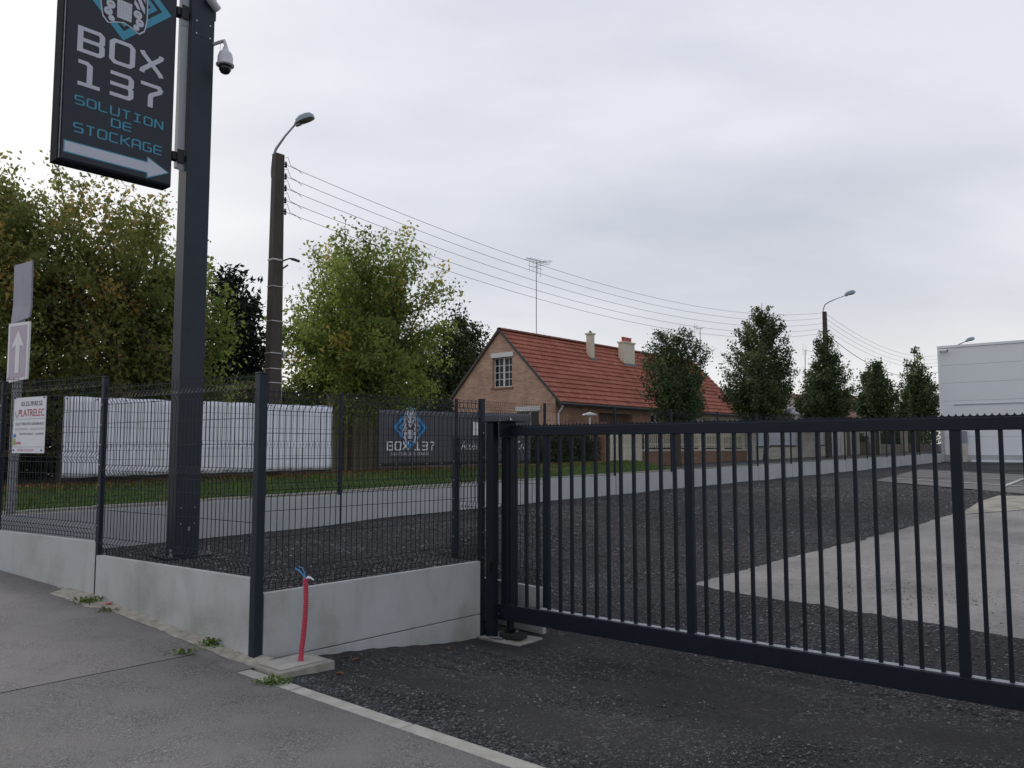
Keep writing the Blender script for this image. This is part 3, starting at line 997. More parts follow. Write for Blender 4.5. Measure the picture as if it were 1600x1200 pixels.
tag(pad.build("footing", "footing", bevel=.012), "rough concrete pad level with the gravel under the gate's roller", "footing")

# concrete box with the red duct beside the corner post
fa = TD(-12.22, -5.01)
fb_ = thing("footing_block", fa + Z3 * -.1, "pale square concrete block with a lid at the corner post's foot", "footing")
MB().ob(TD(-12.27, -5.0, -.14), U3 * .47, -V3 * .38, (0, 0, .175)).build("block", "footing", fb_, bevel=.01)
MB().ob(TD(-12.23, -5.04, .036), U3 * .37, -V3 * .29, (0, 0, .006)).build("lid", "kerb_concrete", fb_, bevel=.003)
dt = np.array([PX(x, y, Y) for x, y, Y in ((470, 1026, 6.02), (471.5, 1012, 6.03), (474, 995, 6.04), (476.5, 968, 6.05), (478, 935, 6.06), (477.5, 902, 6.07))])
dt[0][2] = .043
duct = thing("cable_duct", dt[0], "red corrugated cable duct standing out of the concrete block", "duct")
seg = []; rr_ = []
for i in range(len(dt) - 1):
    K = max(4, int(np.linalg.norm(dt[i + 1] - dt[i]) / .0075))
    for k in range(K): seg.append(dt[i] + (dt[i + 1] - dt[i]) * k / K); rr_.append(.0212 if len(seg) % 2 else .0165)
MB().tube(seg, rr_, 12).build("sleeve", "red_duct", duct, smooth=False)
tp = dt[-1]
for pts, mt in (((0, (-.02, .0, .02), (-.055, .01, .055), (-.085, .01, .06)), "blue_wire"), ((0, (-.01, .01, .03), (-.03, .02, .065), (-.06, .03, .075)), "blue_wire"),
                ((0, (-.025, -.01, .025), (-.05, -.01, .05), (-.07, -.02, .072)), "blue_wire"), ((0, (.02, 0, -.004), (.045, .0, -.008), (.06, 0, -.02)), "panel_white"), ((0, (.015, .01, .004), (.035, .01, -.002), (.05, 0, -.016)), "panel_white")):
    P_ = [tp + (np.array(q) if q != 0 else np.array([0, 0, -.02])) for q in pts]
    MB().tube(P_, .0035 if mt == "blue_wire" else .006, 6).build("loose_wire", mt, duct)


# ================================================================== LETTERING
GL = {
    'B': [[(0, 0), (0, 6), (3.5, 6), (4, 5.4), (4, 3.6), (3.5, 3), (4, 2.4), (4, .6), (3.5, 0), 'c'], [(.4, 3), (3.5, 3)]],
    'O': [[(.6, 0), (0, .7), (0, 5.3), (.6, 6), (3.4, 6), (4, 5.3), (4, .7), (3.4, 0), 'c']],
    'X': [[(0, 6.1), (.25, 5.3), (3.75, .7), (4, -.1)], [(4, 6.1), (3.8, 5.2), (.2, .8), (0, -.1)]],
    '1': [[(0, 6), (1.5, 6), (2.1, 5.4), (2.1, .4)], [(0, 0), (4, 0)]],
    '3': [[(0, 6), (3.5, 6), (4, 5.4), (4, 3.6), (3.5, 3), (4, 2.4), (4, .6), (3.5, 0), (0, 0)], [(.0, 3), (3.3, 3)]],
    '7': [[(0, 6), (3.6, 6), (4, 5.3), (3.8, 4.6), (2.2, 3.2), (2, 2.6), (2, -.4)]],
    'S': [[(4, 6), (.4, 6), (0, 5.5), (0, 3.5), (.4, 3), (3.6, 3), (4, 2.5), (4, .5), (3.6, 0), (0, 0)]],
    'L': [[(0, 6.4), (0, .5), (.5, 0), (4, 0)]], 'U': [[(0, 6.4), (0, .5), (.5, 0), (3.5, 0), (4, .5), (4, 6.4)]],
    'T': [[(0, 6), (4, 6)], [(2, 5.6), (2, -.4)]], 'I': [[(.3, 6), (3.7, 6)], [(2, 5.6), (2, .4)], [(.3, 0), (3.7, 0)]],
    'N': [[(0, -.4), (0, 6), (.4, 6), (3.6, 0), (4, 0), (4, 6.4)]],
    'D': [[(0, 0), (0, 6), (3.3, 6), (4, 5.3), (4, .7), (3.3, 0), 'c']],
    'E': [[(4, 6), (.4, 6), (0, 5.5), (0, .5), (.4, 0), (4, 0)], [(.4, 3), (4, 3)]],
    'C': [[(4, 6), (.5, 6), (0, 5.5), (0, .5), (.5, 0), (4, 0)]],
    'K': [[(0, -.4), (0, 6.4)], [(4, 6.2), (3.8, 5.6), (1.2, 3), (3.8, .4), (4, -.3)], [(.4, 3), (1.0, 3)]],
    'A': [[(0, -.4), (0, 5.2), (.8, 6), (3.4, 6), (4, 5.4), (4, -.4)], [(.4, 2.4), (3.6, 2.4)]],
    'G': [[(4, 6), (.5, 6), (0, 5.5), (0, .5), (.5, 0), (3.5, 0), (4, .5), (4, 3), (2, 3)]],
}


def stroke2d(pts, w, closed=False):
    """mitred ribbon: list of quads"""
    P_ = [np.array(p, float) for p in pts]; n = len(P_); Ls, Rs = [], []
    for i in range(n):
        a = P_[i - 1] if (i > 0 or closed) else None
        b = P_[(i + 1) % n] if (i < n - 1 or closed) else None
        d1 = (P_[i] - a) / np.linalg.norm(P_[i] - a) if a is not None else None
        d2 = (b - P_[i]) / np.linalg.norm(b - P_[i]) if b is not None else None
        if d1 is None: d1 = d2
        if d2 is None: d2 = d1
        n1_, n2_ = np.array([-d1[1], d1[0]]), np.array([-d2[1], d2[0]])
        mth = n1_ + n2_; mth = mth / (np.linalg.norm(mth) + 1e-9)
        k = w / 2 / max(.35, np.dot(mth, n1_))
        Ls.append(P_[i] + mth * k); Rs.append(P_[i] - mth * k)
    q = [(Ls[i], Ls[i + 1], Rs[i + 1], Rs[i]) for i in range(n - 1)]
    if closed: q.append((Ls[-1], Ls[0], Rs[0], Rs[-1]))
    return q


class Face:
    """a flat printed face: 2D (s, z) on a vertical plane"""
    def __init__(s, p0, ax, n):
        s.p = np.array([p0[0], p0[1], 0.0]); s.ax = np.array(ax, float); s.n = np.array(n, float)

    def at(s, px, py):
        q = on_plane(px, py, s.p, s.n); return float(np.dot(q - s.p, s.ax)), float(q[2])

    def w(s, a, z, off=0.0): return s.p + s.ax * a + Z3 * z + s.n * off


def lettering(face, text, s0, s1, z0, z1, matn, parent, off=.003, th=1.02, gapw=.85, name="lettering"):
    n = len(text); cw_ = 4 + th
    tot = sum((cw_ if c != ' ' else 2.2) for c in text) + gapw * (n - 1)
    kx = (s1 - s0) / tot; ky = (z1 - z0) / (6 + th)
    x = 0; last = None
    small = abs(z1 - z0) < .08
    m_ = MB()
    for c in text:
        if c == ' ': x += 2.2 + gapw; continue
        for li, st in enumerate(GL[c]):
            cl_ = st[-1] == 'c'; pts = st[:-1] if cl_ else st
            for q in stroke2d(pts, th, cl_):
                m_.add([face.w(s0 + (x + p[0] + th / 2) * kx, z0 + (p[1] + th / 2) * ky, off + li * .0006) for p in q], [(0, 1, 2, 3)])
        x += cw_ + gapw
        if not small: m_.build("letter", matn, parent); m_ = MB()
    if small: stuff(m_.build(name, matn, parent))


def flat(face, polys, matn, parent, off, name):
    m_ = MB()
    for p in polys: m_.add([face.w(a, z, off) for a, z in p], [tuple(range(len(p)))])
    return m_.build(name, matn, parent)


def text_fit(face, txt, s0, s1, z0, z1, matn, parent, off=.003, name="lettering", shear=0.0):
    cu = bpy.data.curves.new("t", 'FONT'); cu.body = txt; cu.shear = shear
    ob = bpy.data.objects.new("t", cu); COL.objects.link(ob)
    bpy.context.view_layer.update()
    me = bpy.data.meshes.new_from_object(ob.evaluated_get(bpy.context.evaluated_depsgraph_get()))
    bpy.data.objects.remove(ob); bpy.data.curves.remove(cu)
    co = np.array([v.co[:] for v in me.vertices]); lo_, hi_ = co.min(0), co.max(0)
    off0 = np.array(wloc(parent))
    for v, c in zip(me.vertices, co):
        w_ = face.w(s0 + (c[0] - lo_[0]) / (hi_[0] - lo_[0]) * (s1 - s0), z0 + (c[1] - lo_[1]) / (hi_[1] - lo_[1]) * (z1 - z0), off)
        v.co = Vector(w_ - off0)
    me.materials.clear()
    me.name = name
    return stuff(link(name, me, matn, parent))


def emblem(face, cs, cz, hw, parent, off, blue):
    """diamond rings with a white bear holding a box"""
    def T(poly): return [(cs + x * hw, cz + y * hw) for x, y in poly]
    def B(poly): return T([(x * .8, y * .9 + .02) for x, y in poly])
    def mir(poly): return poly + [(-x, y) for x, y in reversed(poly) if x != 0]
    q = []
    for k, w_ in ((.93, .15), (.64, .10)):
        q += stroke2d([(-k, 0), (0, k * .95), (k, 0), (0, -k * .95)], w_, True)
    flat(face, [T([tuple(p) for p in r_]) for r_ in q], blue, parent, off, "diamond_mark")
    sil = mir([(0, .82), (.15, .82), (.2, .93), (.33, .92), (.36, .7), (.47, .5), (.56, .28), (.6, 0), (.6, -.38), (.54, -.68), (.4, -.8), (.22, -.72), (0, -.66)])
    big = [(x * 1.05, y * 1.04) for x, y in sil]
    flat(face, [B(big)], "print_white", parent, off + .0005, "bear_outline")
    flat(face, [B(sil)], "print_dark", parent, off + .001, "bear_ground")
    wp = [mir([(0, .77), (.14, .77), (.2, .86), (.29, .85), (.3, .62), (.31, .4), (.22, .2), (.12, .02), (0, -.04)])]
    for s in (-1, 1):
        def S(p): return [(s * x, y) for x, y in p]
        wp += [S([(.36, .6), (.45, .44), (.53, .22), (.55, .02), (.47, .12), (.38, .3)]), S([(.34, .26), (.44, .06), (.54, -.1), (.55, -.26), (.45, -.16), (.36, 0), (.30, .12)]),
               S([(.26, .02), (.36, -.08), (.42, -.2), (.34, -.2), (.25, -.1)])]
        for cx_, cy_, r1_ in ((.36, -.34, .105), (.42, -.53, .10), (.33, -.68, .075)):
            wp.append([(s * cx_ + r1_ * 1.15 * math.cos(2 * math.pi * k / 12), cy_ + r1_ * math.sin(2 * math.pi * k / 12)) for k in range(12)])
    wp.append([(-.2, -.14), (.2, -.14), (.19, -.6), (-.19, -.6)])
    stuff(flat(face, [B(p) for p in wp], "print_white", parent, off + .0015, "bear_shapes"))
    dk = []
    for s in (-1, 1):
        def S(p): return [(s * x, y) for x, y in p]
        dk += [S([(.05, .36), (.23, .5), (.25, .43), (.08, .28)]), S([(.21, .8), (.26, .8), (.25, .7)]), S([(.05, .72), (.09, .72), (.06, .52)]), S([(.29, -.36), (.36, -.3), (.43, -.36), (.36, -.32)]),
               S([(.36, -.55), (.42, -.49), (.5, -.55), (.42, -.51)]), S([(.13, .2), (.2, .24), (.14, .1)]), S([(.4, .4), (.5, .2), (.42, .32)])]
    dk += [[(-.08, .2), (.08, .2), (.03, .1), (-.03, .1)], [(-.07, .04), (.07, .04), (0, .01)]]
    stuff(flat(face, [B(p) for p in dk], "print_dark", parent, off + .002, "bear_lines"))
    gl = []
    for k in range(1, 5): gl.append([(-.2 + .08 * k - .004, -.15), (-.2 + .08 * k + .004, -.15), (-.2 + .08 * k + .004, -.59), (-.2 + .08 * k - .004, -.59)])
    for k in range(1, 5): gl.append([(-.19, -.14 - .092 * k - .004), (.19, -.14 - .092 * k - .004), (.19, -.14 - .092 * k + .004), (-.19, -.14 - .092 * k + .004)])
    stuff(flat(face, [B(p) for p in gl], "print_grey", parent, off + .002, "box_grid"))


# ================================================================== SIGN PYLON
pe_ = PX(285.5, 450, 9.0); pe_ = np.array([pe_[0], pe_[1], 0.0])
s1_ = float(np.dot(on_plane(323, 450, pe_, V3) - pe_, U3)); s2_ = float(np.dot(on_plane(272.5, 450, pe_, U3) - pe_, V3))
bz = float(h_tri(*td(pe_)))
PH = 8.6
pyl = thing("sign_pylon", pe_ + Z3 * bz, "tall dark grey steel pylon carrying the hanging BOX 137 sign", "sign")
post = MB().ob(pe_ + Z3 * (bz + .03), U3 * s1_, V3 * s2_, (0, 0, PH - bz)).build("column", "pylon_paint", pyl, bevel=.008)
MB().ob(pe_ - U3 * .13 - V3 * .13 + Z3 * (bz - .005), U3 * (s1_ + .26), V3 * (s2_ + .26), (0, 0, .035)).build("base_plate", "anthracite", pyl, bevel=.004)
for i, (a, b) in enumerate(((-.08, -.08), (s1_ + .08, -.08), (-.08, s2_ + .08), (s1_ + .08, s2_ + .08))):
    q = pe_ + U3 * a + V3 * b + Z3 * (bz + .03)
    MB().lathe(q, [(.026, 0), (.026, .03), (.014, .03), (.014, .09)], 8).build("anchor_bolt", "galv", pyl)


def access_cover(z0, z1):
    cv = MB().ob(pe_ + U3 * .035 - V3 * .003 + Z3 * z0, U3 * (s1_ - .07), V3 * .004, (0, 0, z1 - z0)).build("access_cover", "pylon_paint", pyl, bevel=.001)
    for a in (.06, s1_ - .06):
        for z in (z0 + .02, z1 - .02):
            MB().cbox(pe_ + U3 * a - V3 * .006 + Z3 * (z - .008), U3 * .016, V3 * .008, .016).build("screw", "chrome", cv)


fc = Face(pe_, U3, -V3)
access_cover(fc.at(300, 820)[1], fc.at(300, 790)[1]); access_cover(fc.at(315, 58)[1], fc.at(315, 33)[1])
MB().cbox(pe_ + U3 * s1_ * .55 - V3 * .006 + Z3 * fc.at(295, 829)[1], U3 * .025, V3 * .02, .045).build("cable_clip", "galv", pyl)
# rail the sign brackets clamp on
STH = .2
cm_ = pe_ + V3 * s2_ / 2
rail_z = float(on_plane(278, 263, cm_, V3)[2])
rail = MB().ob(cm_ - U3 * .085 - V3 * .045 + Z3 * rail_z, U3 * .08, V3 * .09, (0, 0, PH - rail_z - .15)).build("bracket_rail", "alu", pyl, bevel=.004)
sf = Face(cm_ - V3 * STH / 2, U3, -V3)
sr, sl_ = sf.at(272, 150)[0], sf.at(93, 150)[0]
zb_ = .5 * (sf.at(100, 251)[1] + sf.at(265, 292)[1])
ZT = zb_ + 3.35
box = MB().ob(sf.w(sl_, zb_, -.0), U3 * (sr - sl_), V3 * STH, (0, 0, ZT - zb_)).build("sign_box", "sign_edge", pyl, bevel=.01)
flat(sf, [[(sl_ + .035, zb_ + .03), (sr - .012, zb_ + .03), (sr - .012, ZT - .03), (sl_ + .035, ZT - .03)]], "sign_face", box, .0015, "face_sheet")
flat(sf, [[(sl_ + .012, zb_ + .02), (sl_ + .022, zb_ + .02), (sl_ + .022, ZT - .02), (sl_ + .012, ZT - .02)]], "galv", box, .0015, "trim_strip")
for y in (10, 240):
    z = sf.at(275, y)[1]
    bk = MB(); bk.ob(cm_ - U3 * .2 - V3 * .03 + Z3 * (z - .03), U3 * .21, V3 * .06, (0, 0, .06)); bk.ob(cm_ - U3 * .1 - V3 * .07 + Z3 * (z - .08), U3 * .085, V3 * .014, (0, 0, .16)); bk.ob(cm_ - U3 * .15 - V3 * .05 + Z3 * (z - .045), U3 * .1, V3 * .1, (0, 0, .09))
    bk.build("bracket", "rubber", pyl, bevel=.004)
    MB().ob(cm_ - U3 * .095 - V3 * .05 + Z3 * (z - .16), U3 * .09, V3 * .008, (0, 0, .07)).build("rail_clamp", "galv", pyl)


def rng_s(px0, py0, px1, py1): return sf.at(px0, py0)[0], sf.at(px1, py1)[0]


a, b = rng_s(121, 60, 256, 105)
lettering(sf, "BOX", a, b, sf.at(121, 79)[1], sf.at(122, 38.5)[1], "print_white", box, .003)
lettering(sf, "137", a - .01, b, sf.at(119, 131)[1], sf.at(120, 91)[1], "print_white", box, .003)
a, b = rng_s(116, 156, 255, 194)
lettering(sf, "SOLUTION", a, b, sf.at(116, 161.5)[1], sf.at(116, 147)[1], "print_cyan", box, .003, th=.85)
lettering(sf, "STOCKAGE", a, b, sf.at(115.5, 205.5)[1], sf.at(116, 190)[1], "print_cyan", box, .003, th=.85)
a2, b2 = rng_s(173, 190, 206.5, 198)
lettering(sf, "DE", a2, b2, sf.at(173, 197.5)[1], sf.at(173, 184)[1], "print_cyan", box, .003, th=.85)
xs0, zt0 = sf.at(101, 219.5); zb0 = sf.at(101, 235.5)[1]; xs1 = sf.at(231, 258)[0]; xs2 = sf.at(261.5, 267)[0]
zm = (zt0 + zb0) / 2; hh = (zt0 - zb0) / 2
for k, (g_, mt) in enumerate(((.012, "print_cyan"), (0, "print_white"))):
    flat(sf, [[(xs0 - g_, zm - hh - g_), (xs1 - g_, zm - hh - g_), (xs1 - g_, zm - hh * 2 - g_ * 1.6), (xs2 + g_ * 1.8, zm), (xs1 - g_, zm + hh * 2 + g_ * 1.6), (xs1 - g_, zm + hh + g_), (xs0 - g_, zm + hh + g_)]], mt, box, .002 + .001 * k, "arrow")
ec, ez = (sl_ + sr) / 2 + .012, sf.at(265, 31)[1]
emblem(sf, ec, ez + .05, sf.at(265, 31)[0] - ec, box, .003, "print_cyan")

# dome camera and the bracket above it
cp_ = PX(350, 95, 9.12)
pc0 = pe_ + U3 * s1_ + V3 * s2_ / 2
dome = thing("dome_camera", cp_ + Z3 * -.1, "white dome security camera hanging from an arm on the pylon", "camera")
sz = lambda n: n * 9.1 / F
top = PX(352.5, 76, 9.12)
arm0 = np.array([pc0[0], pc0[1], float(PX(333, 61, 9.1)[2])]); arm0 = arm0 - U3 * .02
MB().tube([arm0, arm0 + (np.array([top[0], top[1], arm0[2]]) - arm0) * .55, np.array([top[0], top[1], arm0[2] - .02]) - U3 * .02, np.array([top[0], top[1], arm0[2] - .07]), top - Z3 * .02], .021, 10).build("arm", "cam_white", dome, smooth=True)
q = np.array([top[0], top[1], top[2] - sz(29)])
MB().lathe(q, [(sz(14), 0), (sz(14.2), sz(2)), (sz(12), sz(5)), (sz(12), sz(14)), (sz(10), sz(21)), (sz(5), sz(26)), (sz(4), sz(31))], 20).build("housing", "cam_white", dome, smooth=True)
MB().lathe(q - Z3 * sz(14), [(sz(2), 0), (sz(6.5), sz(2)), (sz(9.5), sz(7)), (sz(10), sz(14.3))], 20).build("lens_dome", "black_gloss", dome, smooth=True)
MB().tube([np.array([top[0], top[1], arm0[2] - .02]) - U3 * .06, top - Z3 * .08 - U3 * .07, top - Z3 * .12 - U3 * .06], .003, 5).build("cord", "cam_white", dome)
cb = thing("bullet_camera", pc0 + Z3 * 6.6, "grey camera housing on a bracket high up the pylon, cut by the picture's top", "camera")
zq = float(PX(330, 18, 9.1)[2])
MB().ob(pc0 + U3 * .0 - V3 * .02 + Z3 * zq, U3 * .055, V3 * .04, (0, 0, .5)).build("bracket", "gate_paint", cb)
MB().tube([pc0 - U3 * .12 - V3 * .16 + Z3 * (zq + .17), pc0 + U3 * .02 - V3 * .12 + Z3 * (zq + .09)], .05, 12).build("housing", "cam_white", cb)

# ================================================================== ROAD SIGN AND CONTRACTOR'S PANEL
yy = 9.75
rp = PX(22, 700, yy); rz = h_street(-12)
rs = thing("road_sign", (rp[0], rp[1], rz), "faded one way arrow sign and grey plate on a galvanised post at the left edge", "sign")
tpz = float(PX(30, 430, yy)[2])
MB().cbox((rp[0], rp[1], rz - .1), np.array([.04, .09, 0]), np.array([.09, -.04, 0]) * .5, tpz - rz).build("post", "galv", rs, bevel=.006)


def plate(pts, Ys, matn, name, parent, th=.022):
    P_ = [PX(x, y, Y) for (x, y), Y in zip(pts, Ys)]
    n = np.cross(P_[1] - P_[0], P_[2] - P_[0]); n /= np.linalg.norm(n)
    if n[1] < 0: n = -n
    return MB().prism(P_, n * th).build(name, matn, parent), P_, n


ya, yb = yy - .06, yy - .34
o, P_, n_ = plate([(14, 506), (46, 502), (41.5, 592), (10, 599)], (ya, yb, yb, ya), "road_sign_white", "arrow_plate", rs)
def bil(P4, a, b): return (P4[0] * (1 - a) + P4[1] * a) * (1 - b) + (P4[3] * (1 - a) + P4[2] * a) * b
mq = MB(); mq.add([bil(P_, a, b) - n_ * .002 for a, b in ((.09, .05), (.91, .05), (.91, .95), (.09, .95))], [(0, 1, 2, 3)]); mq.build("faded_field", "road_sign_faded", o)
mq = MB(); mq.add([bil(P_, a, b) - n_ * .004 for a, b in ((.5, .13), (.80, .42), (.60, .38), (.60, .86), (.40, .86), (.40, .38), (.20, .42))], [tuple(range(7))]); mq.build("arrow", "road_sign_white", o)
mq, g_ = MB(), None
A4 = [PX(x, y, Y) for x, y, Y in ((22.5, 415, ya), (50, 407, yb), (48, 480, yb), (20.5, 478, ya))]
B4 = [A4[3], A4[2], PX(45, 496, yb), PX(17, 506, ya)]
B4[3] = PX(17, 506, ya - .03)
nq = np.cross(A4[1] - A4[0], A4[2] - A4[0]); nq /= np.linalg.norm(nq)
if nq[1] < 0: nq = -nq
MB().prism(A4, nq * .02).build("grey_plate", "road_sign_grey", rs)
MB().prism(B4, nq * .02).build("bent_foot", "road_sign_grey", rs)
MB().cbox((rp[0], rp[1], float(PX(22, 560, yy)[2])), (.09, -.02, 0), (.02, .12, 0), .03).build("clamp", "galv", rs)

fd = (p1 - p0) / np.linalg.norm(p1 - p0); fd3 = np.array([fd[0], fd[1], 0]); fn = np.array([fd[1], -fd[0], 0.0])
if fn[1] > 0: fn = -fn
cf = Face(np.array([p0[0], p0[1]]) + fn[:2] * .075, fd3, fn)
A_, B_ = cf.at(21, 660), cf.at(70.5, 660)
zt_, zb2 = cf.at(46, 620.5)[1], cf.at(44, 708)[1]
cp2 = MB().ob(cf.w(A_[0], zb2, -.006), fd3 * (B_[0] - A_[0]), -fn * -.006, (0, 0, zt_ - zb2)).build("notice_board", "panel_white", None)
tag(cp2, "white contractor's board reading PLATRELEC fixed to the fence at far left", "sign")
def fx(f): return lerp(A_[0], B_[0], f)
def fz(f): return lerp(zt_, zb2, f)
OFFB = .003
text_fit(cf, "03.23.39.82.52", fx(.24), fx(.90), fz(.155), fz(.075), "print_dark", cp2, OFFB)
text_fit(cf, "PLATRELEC", fx(.16), fx(.97), fz(.345), fz(.215), "print_red", cp2, OFFB)
text_fit(cf, "ELECTRICITE GENERALE", fx(.09), fx(.97), fz(.50), fz(.455), "print_dark", cp2, OFFB)
text_fit(cf, "PLATRERIE - ISOLATION", fx(.09), fx(.97), fz(.59), fz(.55), "print_grey", cp2, OFFB)
text_fit(cf, "DOMOTIQUE - ALARME", fx(.23), fx(.97), fz(.68), fz(.64), "print_dark", cp2, OFFB)
text_fit(cf, "02300 CHAUNY", fx(.18), fx(.70), fz(.965), fz(.925), "print_pink", cp2, OFFB)
flat(cf, [[(fx(.01), fz(f)), (fx(.99), fz(f)), (fx(.99), fz(f + .008)), (fx(.01), fz(f + .008))] for f in (.385, .885)], "print_grey", cp2, OFFB, "rule_line")
flat(cf, [[(fx(.02), fz(.74)), (fx(.09), fz(.74)), (fx(.09), fz(.86)), (fx(.02), fz(.86))]], "print_green", cp2, OFFB, "green_mark")
flat(cf, [[(fx(.02), fz(.665)), (fx(.1), fz(.65)), (fx(.11), fz(.71)), (fx(.03), fz(.73))]], "print_blue", cp2, OFFB, "blue_mark")
flat(cf, [[(fx(.11), fz(.80)), (fx(.27), fz(.80)), (fx(.27), fz(.84)), (fx(.11), fz(.84))]], "print_pink", cp2, OFFB, "red_mark")
flat(cf, [[(fx(.03), fz(.26)), (fx(.06), fz(.25)), (fx(.10), fz(.35)), (fx(.13), fz(.29)), (fx(.12), fz(.36)), (fx(.08), fz(.37))]], "print_grey", cp2, OFFB, "tick_mark")
sm_ = MB()
for a_, b_ in ((.04, .02), (.95, .03), (.05, .96), (.93, .96)): sm_.cbox(cf.w(fx(a_), fz(b_), .004), fd3 * .014, fn * .008, .014)
sm_.build("screw", "print_dark", cp2)

# ================================================================== BANNERS
DB = 5.2
bf = Face(TD(0, DB), U3, -V3)


def cloth(name, TLp, TRp, BRp, BLp, matn, label, seed, ripple, nx=70, nz=14):
    C4 = [bf.at(*p) for p in (TLp, TRp, BRp, BLp)]
    g = np.random.default_rng(seed); m_ = MB()
    ph = g.uniform(0, 6, 6)
    for j in range(nz + 1):
        for i in range(nx + 1):
            a, b = i / nx, j / nz
            s = (C4[0][0] * (1 - a) + C4[1][0] * a) * (1 - b) + (C4[3][0] * (1 - a) + C4[2][0] * a) * b
            z = (C4[0][1] * (1 - a) + C4[1][1] * a) * (1 - b) + (C4[3][1] * (1 - a) + C4[2][1] * a) * b
            z += .012 * math.cos(a * 2 * math.pi * 9) * (b - .5)
            off = ripple * (math.sin(s * 3.1 + ph[0] + z * 1.4) * .5 + math.sin(s * 7.3 + ph[1] - z * 2) * .28 + math.sin(z * 5 + s * 1.1 + ph[2]) * .3)
            # creases pulled from the top corners
            off += ripple * 1.3 * math.exp(-((a * 9 - b * 2.2) ** 2) * 3) + ripple * 1.3 * math.exp(-(((1 - a) * 8 - b * 1.8) ** 2) * 3)
            m_.v.append(tuple(bf.w(s, z, off * min(1, 6 * min(b + .04, 1.04 - b)))))
    for j in range(nz):
        for i in range(nx):
            k = j * (nx + 1) + i
            m_.f.append((k, k + nx + 1, k + nx + 2, k + 1))
    cs_, cz_ = C4[3]
    root = thing(name, bf.w((C4[3][0] + C4[2][0]) / 2, min(C4[3][1], C4[2][1])), label, "banner")
    o_ = m_.build("cloth", matn, root, smooth=True)
    sd2 = o_.modifiers.new("thick", 'SOLIDIFY'); sd2.thickness = .002
    # eyelets
    em = MB(); ne = max(5, int((C4[1][0] - C4[0][0]) / .5))
    for i in range(ne + 1):
        a = i / ne
        for zz, kk in ((lerp(C4[0][1], C4[1][1], a) - .04, 0), (lerp(C4[3][1], C4[2][1], a) + .04, 1)):
            s = lerp(C4[0][0], C4[1][0], a * .984 + .008)
            em.cbox(bf.w(s, zz - .012, .012), U3 * .026, V3 * .01, .026)
    stuff(em.build("eyelets", "gutter" if matn == "tarp_white" else "chrome", root))
    # slim posts it is lashed to
    for a in np.linspace(.004, .996, max(3, int((C4[1][0] - C4[0][0]) / 2.4) + 1)):
        s = lerp(C4[3][0], C4[2][0], a)
        zt2 = lerp(C4[0][1], C4[1][1], a) - .03
        hb = h_bank(td(bf.w(s, 0))[0], DB) - .1
        MB().tube([bf.w(s, hb, -.05), bf.w(s, zt2, -.05)], .022, 8).build("post", "gutter", root)
    return root, C4


cloth("banner", (100, 619), (519, 634.5), (518, 733), (95, 747), "tarp_white", "long blank white tarpaulin banner stretched along the grass bank", 4, .013)
dbn, D4 = cloth("banner", (592, 640), (829, 646.5), (829, 723), (590, 728.5), "tarp_dark", "dark grey printed banner with bear emblem and BOX 137 below the trees", 5, .010)
dk_ = dbn
bo = .03
a, b = bf.at(603, 697)[0], bf.at(678.5, 697)[0]
lettering(bf, "BOX 137", a, b, bf.at(604, 704)[1], bf.at(604, 689.5)[1], "banner_white", dk_, bo, th=1.0)
a, b = bf.at(609, 709)[0], bf.at(669, 709)[0]
lettering(bf, "SOLUTION DE STOCKAGE", a, b, bf.at(610, 711.5)[1], bf.at(610, 707.2)[1], "banner_white", dk_, bo, th=.7)
ec, ez = bf.at(640, 668)
emblem(bf, ec, ez, bf.at(665, 668)[0] - ec, dk_, bo, "print_blue")
text_fit(bf, "Accès", bf.at(719, 696)[0], bf.at(744.5, 696)[0], bf.at(730, 702.5)[1], bf.at(730, 689)[1], "banner_white", dk_, bo, shear=.2)
text_fit(bf, "lle Cro", bf.at(794, 696)[0], bf.at(820.5, 696)[0], bf.at(805, 702.5)[1], bf.at(805, 689)[1], "banner_white", dk_, bo, shear=.2)
flat(bf, [[bf.at(738, 680), bf.at(746, 680), bf.at(745.5, 660), bf.at(738, 659)], [bf.at(777, 661), bf.at(783, 661), bf.at(780, 656)], [bf.at(784, 661), bf.at(790, 661), bf.at(787, 656)], [bf.at(796, 661), bf.at(802, 661), bf.at(796, 652)], [bf.at(797, 687), bf.at(803, 687), bf.at(804, 682), bf.at(798, 682)]], "banner_white", dk_, bo, "pictogram")

# ================================================================== UTILITY POLES, LAMPS, CABLES
DP = 5.75


